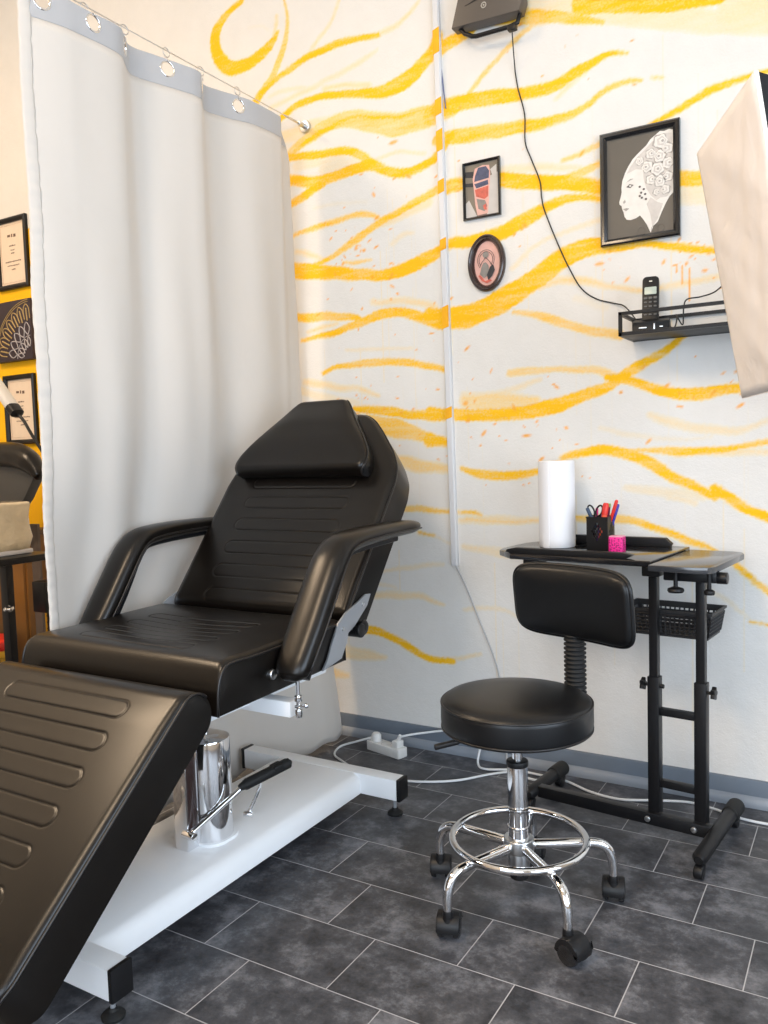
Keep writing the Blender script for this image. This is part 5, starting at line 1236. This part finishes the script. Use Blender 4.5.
for w_, z_, h_ in ((.075,.090,.016),(.052,.040,.007),(.030,.018,.006),(.026,.002,.006),(.125,-.040,.006),(.095,-.060,.006),(.030,-.080,.006)): scrawl(w_, z_, h_, 5)
link('print', b, 'ink', ce, smooth=False)
c2 = copy_tree(ce, None, (-.006, 0, -.802)); c2['label'] = 'black framed certificate low on the yellow wall beyond the curtain, partly behind the lamp'
cv = thing('canvas_picture', 'dark frameless canvas with a gold and silver mandala quarter, between the two certificates', 'picture', (-3.845, WY, 1.835))
b = B(); b.span((-4.000, WY-.034, 1.685), (-3.690, WY-.001, 1.992), .004); link('canvas', b, 'canvas_dark', cv)
b = B(); o_ = (-3.695, 1.690)
def arcpts(r, a0, a1, n=20, w=0.): return [(o_[0]-r*math.cos(math.radians(a0+(a1-a0)*k/n)), WY-.0345, o_[1]+r*math.sin(math.radians(a0+(a1-a0)*k/n))) for k in range(n+1)]
for r in (.285, .295): b.tube(arcpts(r, 2, 88), .0022, 5)
for i in range(7):
    a0 = 6+12*i; pts = [(.20, a0), (.25, a0+1), (.275, a0+6), (.25, a0+11), (.20, a0+12)]
    b.tube([(o_[0]-r*math.cos(math.radians(a)), WY-.0345, o_[1]+r*math.sin(math.radians(a))) for r, a in pts], .003, 5, sub=4)
    b.tube([(o_[0]-r*math.cos(math.radians(a0+6)), WY-.0345, o_[1]+r*math.sin(math.radians(a0+6))) for r in (.19,.255)], .004, 5)
link('gold_pattern', b, 'gold_line', cv)
b = B()
for i in range(5):
    a0 = 4+17*i
    for r0, r1 in ((.06,.11),(.12,.185)):
        b.tube([(o_[0]-r*math.cos(math.radians(a)), WY-.0345, o_[1]+r*math.sin(math.radians(a))) for r, a in ((r0,a0+8),((r0+r1)/2,a0),(r1,a0+8),((r0+r1)/2,a0+16),(r0,a0+8))], .003, 5, sub=3)
b.tube(arcpts(.115, 2, 88), .002, 5)
link('silver_pattern', b, 'silver_line', cv)

# ------------------------------------------------------------------ second work place seen past the curtain's near edge
# black wheeled side table with a wrapped box on it
wt = thing('instrument_table', 'black metal side table beyond the curtain carrying the wrapped box', 'table', (-3.25, 2.05, 0))
b = B(); b.span((-3.28, 1.88, .755), (-2.905, 2.20, .783), .006); link('top', b, 'black_metal', wt)
for lx_, ly_ in ((-3.03,2.05),(-3.25,2.05)):
    b = B(); b.span((lx_-.022, ly_-.016, .33), (lx_+.022, ly_+.016, .756), .003); lg = link('leg', b, 'black_metal', wt)
    b = B(); 
    for s in (-1, 1): b.span((lx_+s*.016-.006, ly_-.012, .03), (lx_+s*.016+.006, ly_+.012, .34), .001)
    link('lower_post', b, 'black_metal', lg)
    b = B(); b.span((lx_-.02, 1.88, .0), (lx_+.02, 2.20, .032), .004); link('foot_bar', b, 'black_metal', lg)
b = B(); b.cyl((-3.01, 2.035, .575), (-2.985, 2.02, .577), .008, seg=14); b.cyl((-2.985, 2.01, .577), (-2.955, 2.01, .570), .010, seg=14, bev=.003); b.cyl((-2.97, 1.99, .573), (-2.97, 2.03, .573), .008, seg=14, bev=.002); link('clamp_knob', b, 'chrome', wt)
wb = thing('wrapped_box', 'cardboard coloured box wrapped in clear film on the black side table', 'box', (-3.12, 2.03, .783))
b = B(); t = bmesh.new(); bmesh.ops.create_cube(t, size=1); bmesh.ops.scale(t, vec=(.28,.24,.205), verts=t.verts); bmesh.ops.bevel(t, geom=list(t.edges), offset=.018, segments=3, profile=.5, affect='EDGES')
bmesh.ops.subdivide_edges(t, edges=t.edges, cuts=3, use_grid_fill=True)
for v in t.verts: v.co += v.co.normalized()*(.005*math.sin(v.co.x*70+v.co.z*40)+.004*math.sin(v.co.z*90-v.co.y*60))
b.join(t, Matrix.Translation((-3.125, 2.03, .895))); link('film_wrap', b, 'film', wb)
b = B(); b.span((-3.265, 1.91, .784), (-2.985, 2.15, .803), .006); link('base', b, 'print_light', wb)
# black padded chair behind the table
gc = thing('padded_chair', 'black padded chair with rolled headrest standing beyond the curtain', 'chair', (-3.85, 2.18, 0))
b = B(); b.tube([(-3.75, 2.36, 1.185), (-3.5, 2.35, 1.197), (-3.33, 2.34, 1.190), (-3.22, 2.33, 1.155), (-3.15, 2.32, 1.09)], [.05,.056,.058,.050,.018], 24, sub=6); link('headrest', b, 'leather', gc, sharp=0)
b = B(); b.prism([(-.30,-.02),(.12,-.02),(.20,.06),(.275,.17),(.24,.24),(-.40,.24)], lambda p, q, w: Vector((-3.48+p, 2.32+w+q*.10, .93+q)), 0, .06, .02); link('backrest', b, 'mesh_grey', gc)
b = B(); b.prism(rrect(.50,.40,.08,5,-3.85,2.18), lambda p, q, w: Vector((p, q, w)), .42, .52, .02); link('seat', b, 'leather', gc)
b = B(); b.tube([(-3.80,2.34,.50), (-3.78,2.38,.75), (-3.66,2.39,.94), (-3.60,2.39,1.10)], .016, 12, sub=4); link('side_frame', b, 'black_gloss', gc)
b = B(); b.cyl((-3.85,2.18,.05), (-3.85,2.18,.43), .035, seg=24); b.cyl((-3.85,2.18,.0), (-3.85,2.18,.05), .22, .19, 40, .008); link('pedestal', b, 'black_metal', gc)
# lamp: white slim head on a black gooseneck clamped to the table
lp = thing('work_lamp', 'slim white lamp head with black end on a curved black gooseneck beyond the curtain', 'lamp', (-2.55, 2.12, 0))
b = B(); b.tube([(-2.985, 1.98, 1.535), (-2.975, 1.98, 1.525), (-2.825, 1.98, 1.370), (-2.815, 1.98, 1.36)], [.020,.026,.026,.022], 20, flat=(1,.7,(0,1,0),.7)); link('shade', b, 'warm_shade', lp)
b = B(); b.tube([(-2.824, 1.98, 1.368), (-2.796, 1.98, 1.342), (-2.790, 1.98, 1.338)], [.028,.026,.012], 20, flat=(1,.7,(0,1,0),.7)); link('end_cap', b, 'black_plastic', lp)
b = B(); b.tube([(-2.795, 1.98, 1.341), (-2.760, 1.98, 1.312), (-2.715, 1.98, 1.255), (-2.66, 2.0, 1.16), (-2.60, 2.05, 1.00), (-2.56, 2.10, .8), (-2.55, 2.12, .6)], .006, 10, sub=5); link('gooseneck', b, 'black_plastic', lp)
b = B(); b.cyl((-2.55, 2.12, .02), (-2.55, 2.12, .62), .011, seg=20); link('pole', b, 'black_metal', lp)
b = B(); b.cyl((-2.55, 2.12, .0), (-2.55, 2.12, .024), .13, .12, 40, .004); link('base', b, 'black_metal', lp)
# warm wooden cabinet and its grey side
cab = thing('wooden_cabinet', 'low warm brown wooden cabinet by the yellow wall beyond the curtain', 'cabinet', (-4.05, 2.56, 0))
b = B(); b.span((-4.45, 2.52, .06), (-3.56, WY-.032, .80), .004); link('body', b, 'wood', cab)
b = B(); b.span((-4.44, 2.505, .10), (-4.02, 2.521, .78), .003); dr = link('door', b, 'wood', cab); b = B(); b.cyl((-4.05, 2.49, .5), (-4.05, 2.506, .5), .010, seg=16); link('knob', b, 'steel', dr)
b = B(); b.span((-3.99, 2.505, .10), (-3.57, 2.521, .78), .003); dr = link('door', b, 'wood', cab); b = B(); b.cyl((-3.96, 2.49, .5), (-3.96, 2.506, .5), .010, seg=16); link('knob', b, 'steel', dr)
b = B(); b.span((-4.47, 2.50, .80), (-3.545, WY-.032, .822), .004); link('top', b, 'wood_dark', cab)
b = B(); b.span((-4.43, 2.55, 0), (-3.60, 2.72, .06)); link('plinth', b, 'black_plastic', cab)
gb = B(); gb.span((-3.512, 2.515, .0), (-3.455, 2.530, .86), .003); tag(link('grey_board', gb, 'greyboard'), 'brownish grey upright board standing beside the wooden cabinet', 'board')
lv = thing('perforated_bar', 'yellow-orange perforated upright bar standing behind the grey board', 'bar', (-3.533, 2.61, 0))
b = B(); b.span((-3.555, 2.60, 0), (-3.510, 2.622, .50), .003); link('body', b, 'yellow', lv)
b = B()
for k in range(14): b.cyl((-3.533, 2.597, .04+.032*k), (-3.533, 2.601, .04+.032*k), .0045, seg=10)
link('hole', b, 'black_plastic', lv)
cs_ = thing('speaker_box', 'small black box on a thin black stand behind the curtain edge', 'box', (-3.32, 2.465, 0))
b = B(); b.span((-3.390, 2.42, .455), (-3.300, 2.50, .60), .006); link('body', b, 'black_plastic', cs_)
b = B(); b.span((-3.335, 2.45, .02), (-3.305, 2.48, .456), .002); b.cyl((-3.32, 2.465, 0), (-3.32, 2.465, .02), .09, seg=30, bev=.004); link('stand', b, 'black_metal', cs_)
rb = thing('red_stool_cushion', 'red cushion on a yellow low stool at the far left beyond the curtain', 'stool', (-3.54, 2.26, 0))
b = B(); b.prism(circle(-3.54, 2.26, .14, 32), lambda p, q, w: Vector((p, q, w)), .30, .345, .015); link('cushion', b, 'red', rb)
b = B(); b.prism(circle(-3.54, 2.26, .135, 32), lambda p, q, w: Vector((p, q, w)), .27, .30, .004); link('seat', b, 'yellow', rb)
for k in range(3):
    a_ = 2*PI*k/3+.4; b = B(); b.cyl((-3.54+.09*math.cos(a_), 2.26+.09*math.sin(a_), .272), (-3.54+.12*math.cos(a_), 2.26+.12*math.sin(a_), 0), .015, seg=14); link('leg', b, 'yellow', rb)

# ------------------------------------------------------------------ photographic softbox at the right
def softbox():
    R_ = C_M
    P0, P1, P2, P3 = [Vector(p) for p in SOFT]
    ctr = (P0+P1+P2+P3)/4; nrm = (P1-P0).cross(P3-P0).normalized()
    cam = Vector((0,0,1.15))
    if nrm.dot(cam-ctr) < 0: nrm = -nrm
    sb = thing('softbox', 'softbox lamp with wrinkled off-white diffuser and black back at the right edge', 'softbox', (ctr.x-nrm.x*.30, ctr.y-nrm.y*.30, 0))
    b = B(); N = 26; g = []
    for i in range(N+1):
        for j in range(N+1):
            u, v = i/N, j/N; p = (P0*(1-u)+P1*u)*(1-v)+(P3*(1-u)+P2*u)*v
            e = min(u, 1-u, v, 1-v)
            bul = .010*min(1, e*6)+min(1, e*10)*(.0024*math.sin(u*9+v*14+2*math.sin(v*5))+.0020*math.sin(u*23-v*17+2*math.sin(u*4))+.0016*math.sin(v*37+u*17))
            g.append(p+nrm*bul)
    b._add(g, [(i*(N+1)+j, (i+1)*(N+1)+j, (i+1)*(N+1)+j+1, i*(N+1)+j+1) for i in range(N) for j in range(N)])
    o = link('diffuser', b, 'diffuser', sb, sharp=0, solid=False); thick(o, .001)
    # white lined rim around the diffuser
    b = B(); cs = [P0,P1,P2,P3]
    for a_, c_ in zip(cs, cs[1:]+cs[:1]):
        q = [a_, c_, c_-nrm*.008, a_-nrm*.008]; outw = ((a_+c_)/2-ctr).normalized()*.002
        b._add(q+[p+outw for p in q], [(0,1,2,3),(7,6,5,4),(0,4,5,1),(1,5,6,2),(2,6,7,3),(3,7,4,0)])
    link('rim', b, 'diffuser', sb, smooth=False)
    apex = ctr-nrm*.33
    b = B(); ring0 = [p-nrm*.007 for p in cs]; ax = [apex+(p-ctr)*.13 for p in cs]
    for k in range(4):
        a0, a1, c0, c1 = ring0[k], ring0[(k+1)%4], ax[k], ax[(k+1)%4]
        M_ = 8
        for i in range(M_):
            t0, t1 = i/M_, (i+1)/M_
            f0 = lambda p, c, t: p*(1-t)+c*t+((p-ctr).normalized()*.05*math.sin(PI*t))
            q = [f0(a0,c0,t0), f0(a1,c1,t0), f0(a1,c1,t1), f0(a0,c0,t1)]; b._add(q, [(0,1,2,3)])
    b._add(ax, [(0,1,2,3)])
    bmesh.ops.remove_doubles(b.bm, verts=b.bm.verts, dist=.0005)
    link('black_back', b, 'black_plastic', sb)
    b = B(); b.cyl(apex+nrm*.01, apex-nrm*.12, .035, seg=24, bev=.004); link('lamp_head', b, 'black_plastic', sb)
    e = apex-nrm*.06
    b = B(); b.cyl((e.x, e.y, .35), (e.x, e.y, e.z-.03), .012, seg=16); b.cyl((e.x, e.y, .20), (e.x, e.y, .95), .016, seg=16); b.cyl((e.x,e.y,e.z-.05),(e.x,e.y,e.z-.02), .020, seg=16); link('stand_pole', b, 'black_metal', sb)
    for k in range(3):
        a_ = 2*PI*k/3+.3; b = B(); b.tube([(e.x, e.y, .42), (e.x+.38*math.cos(a_), e.y+.38*math.sin(a_), .012)], .010, 12); lg = link('leg', b, 'black_metal', sb)
        b = B(); b.ball((e.x+.38*math.cos(a_), e.y+.38*math.sin(a_), .012), .012); link('rubber_foot', b, 'rubber', lg)
softbox()

# ------------------------------------------------------------------ light
w = bpy.data.worlds.new('World'); sc.world = w; w.use_nodes = True
bg = w.node_tree.nodes['Background']; bg.inputs[0].default_value = (.70,.82,1.0,1); bg.inputs[1].default_value = 1.6
def area(name, loc, rot, sx, sy, power, col):
    l = bpy.data.lights.new(name, 'AREA'); l.shape = 'RECTANGLE'; l.size = sx; l.size_y = sy; l.energy = power; l.color = col
    o = bpy.data.objects.new(name, l); COL.objects.link(o); o.location = loc; o.rotation_euler = rot; return o
h = WIN['right']; area('daylight_right', (XR+.13, (h[0]+h[1])/2, (h[2]+h[3])/2), (0, math.radians(90), 0), h[3]-h[2], h[1]-h[0], 118, (.74,.86,1.0))
h = WIN['front']; area('daylight_front', ((h[0]+h[1])/2, YF-.13, (h[2]+h[3])/2), (math.radians(90), 0, 0), h[1]-h[0], h[3]-h[2], 92, (.77,.88,1.0))
# warm ceiling panel lamps of the studio
M['lamp_glow'] = mat('lamp_glow', (.9,.9,.9), .4, emit=(1,.74,.48), es=9)
for x, y, pw, lab in ((-3.7, .3, 78, 'warm white ceiling panel lamp near the left wall'), (-1.2, -.9, 62, 'warm white ceiling panel lamp in the middle of the room')):
    t_ = thing('ceiling_lamp', lab, 'lamp', (x, y, FY-.05))
    b = B(); b.span((x-.32, y-.62, FY-.045), (x+.32, y+.62, FY-.0005), .004); link('housing', b, 'white_plastic', t_)
    b = B(); b.span((x-.29, y-.59, FY-.049), (x+.29, y+.59, FY-.044)); link('diffuser', b, 'lamp_glow', t_)
    area('panel_light', (x, y, FY-.055), (0,0,0), .58, 1.18, pw, (1,.76,.52))

# ------------------------------------------------------------------ camera
cam = bpy.data.cameras.new('Camera'); cam.sensor_fit = 'HORIZONTAL'; cam.sensor_width = 36; cam.lens = 36*820/768; cam.clip_start = .02
co = bpy.data.objects.new('Camera', cam); COL.objects.link(co); sc.camera = co
m = Matrix.Identity(4)
for i in range(3):
    m[i][0] = CAM_R[i]; m[i][1] = -CAM_D[i]; m[i][2] = -CAM_F[i]
m[0][3], m[1][3], m[2][3] = 0, 0, 1.15
co.matrix_world = m
sc.view_settings.view_transform = 'Standard'; sc.view_settings.look = 'None'; sc.view_settings.gamma = 1; sc.view_settings.use_curve_mapping = False
sc.view_settings.exposure = EXPOSURE
sc.cycles.use_denoising = True
sc.cycles.max_bounces = 8; sc.cycles.diffuse_bounces = 5; sc.cycles.sample_clamp_indirect = 6
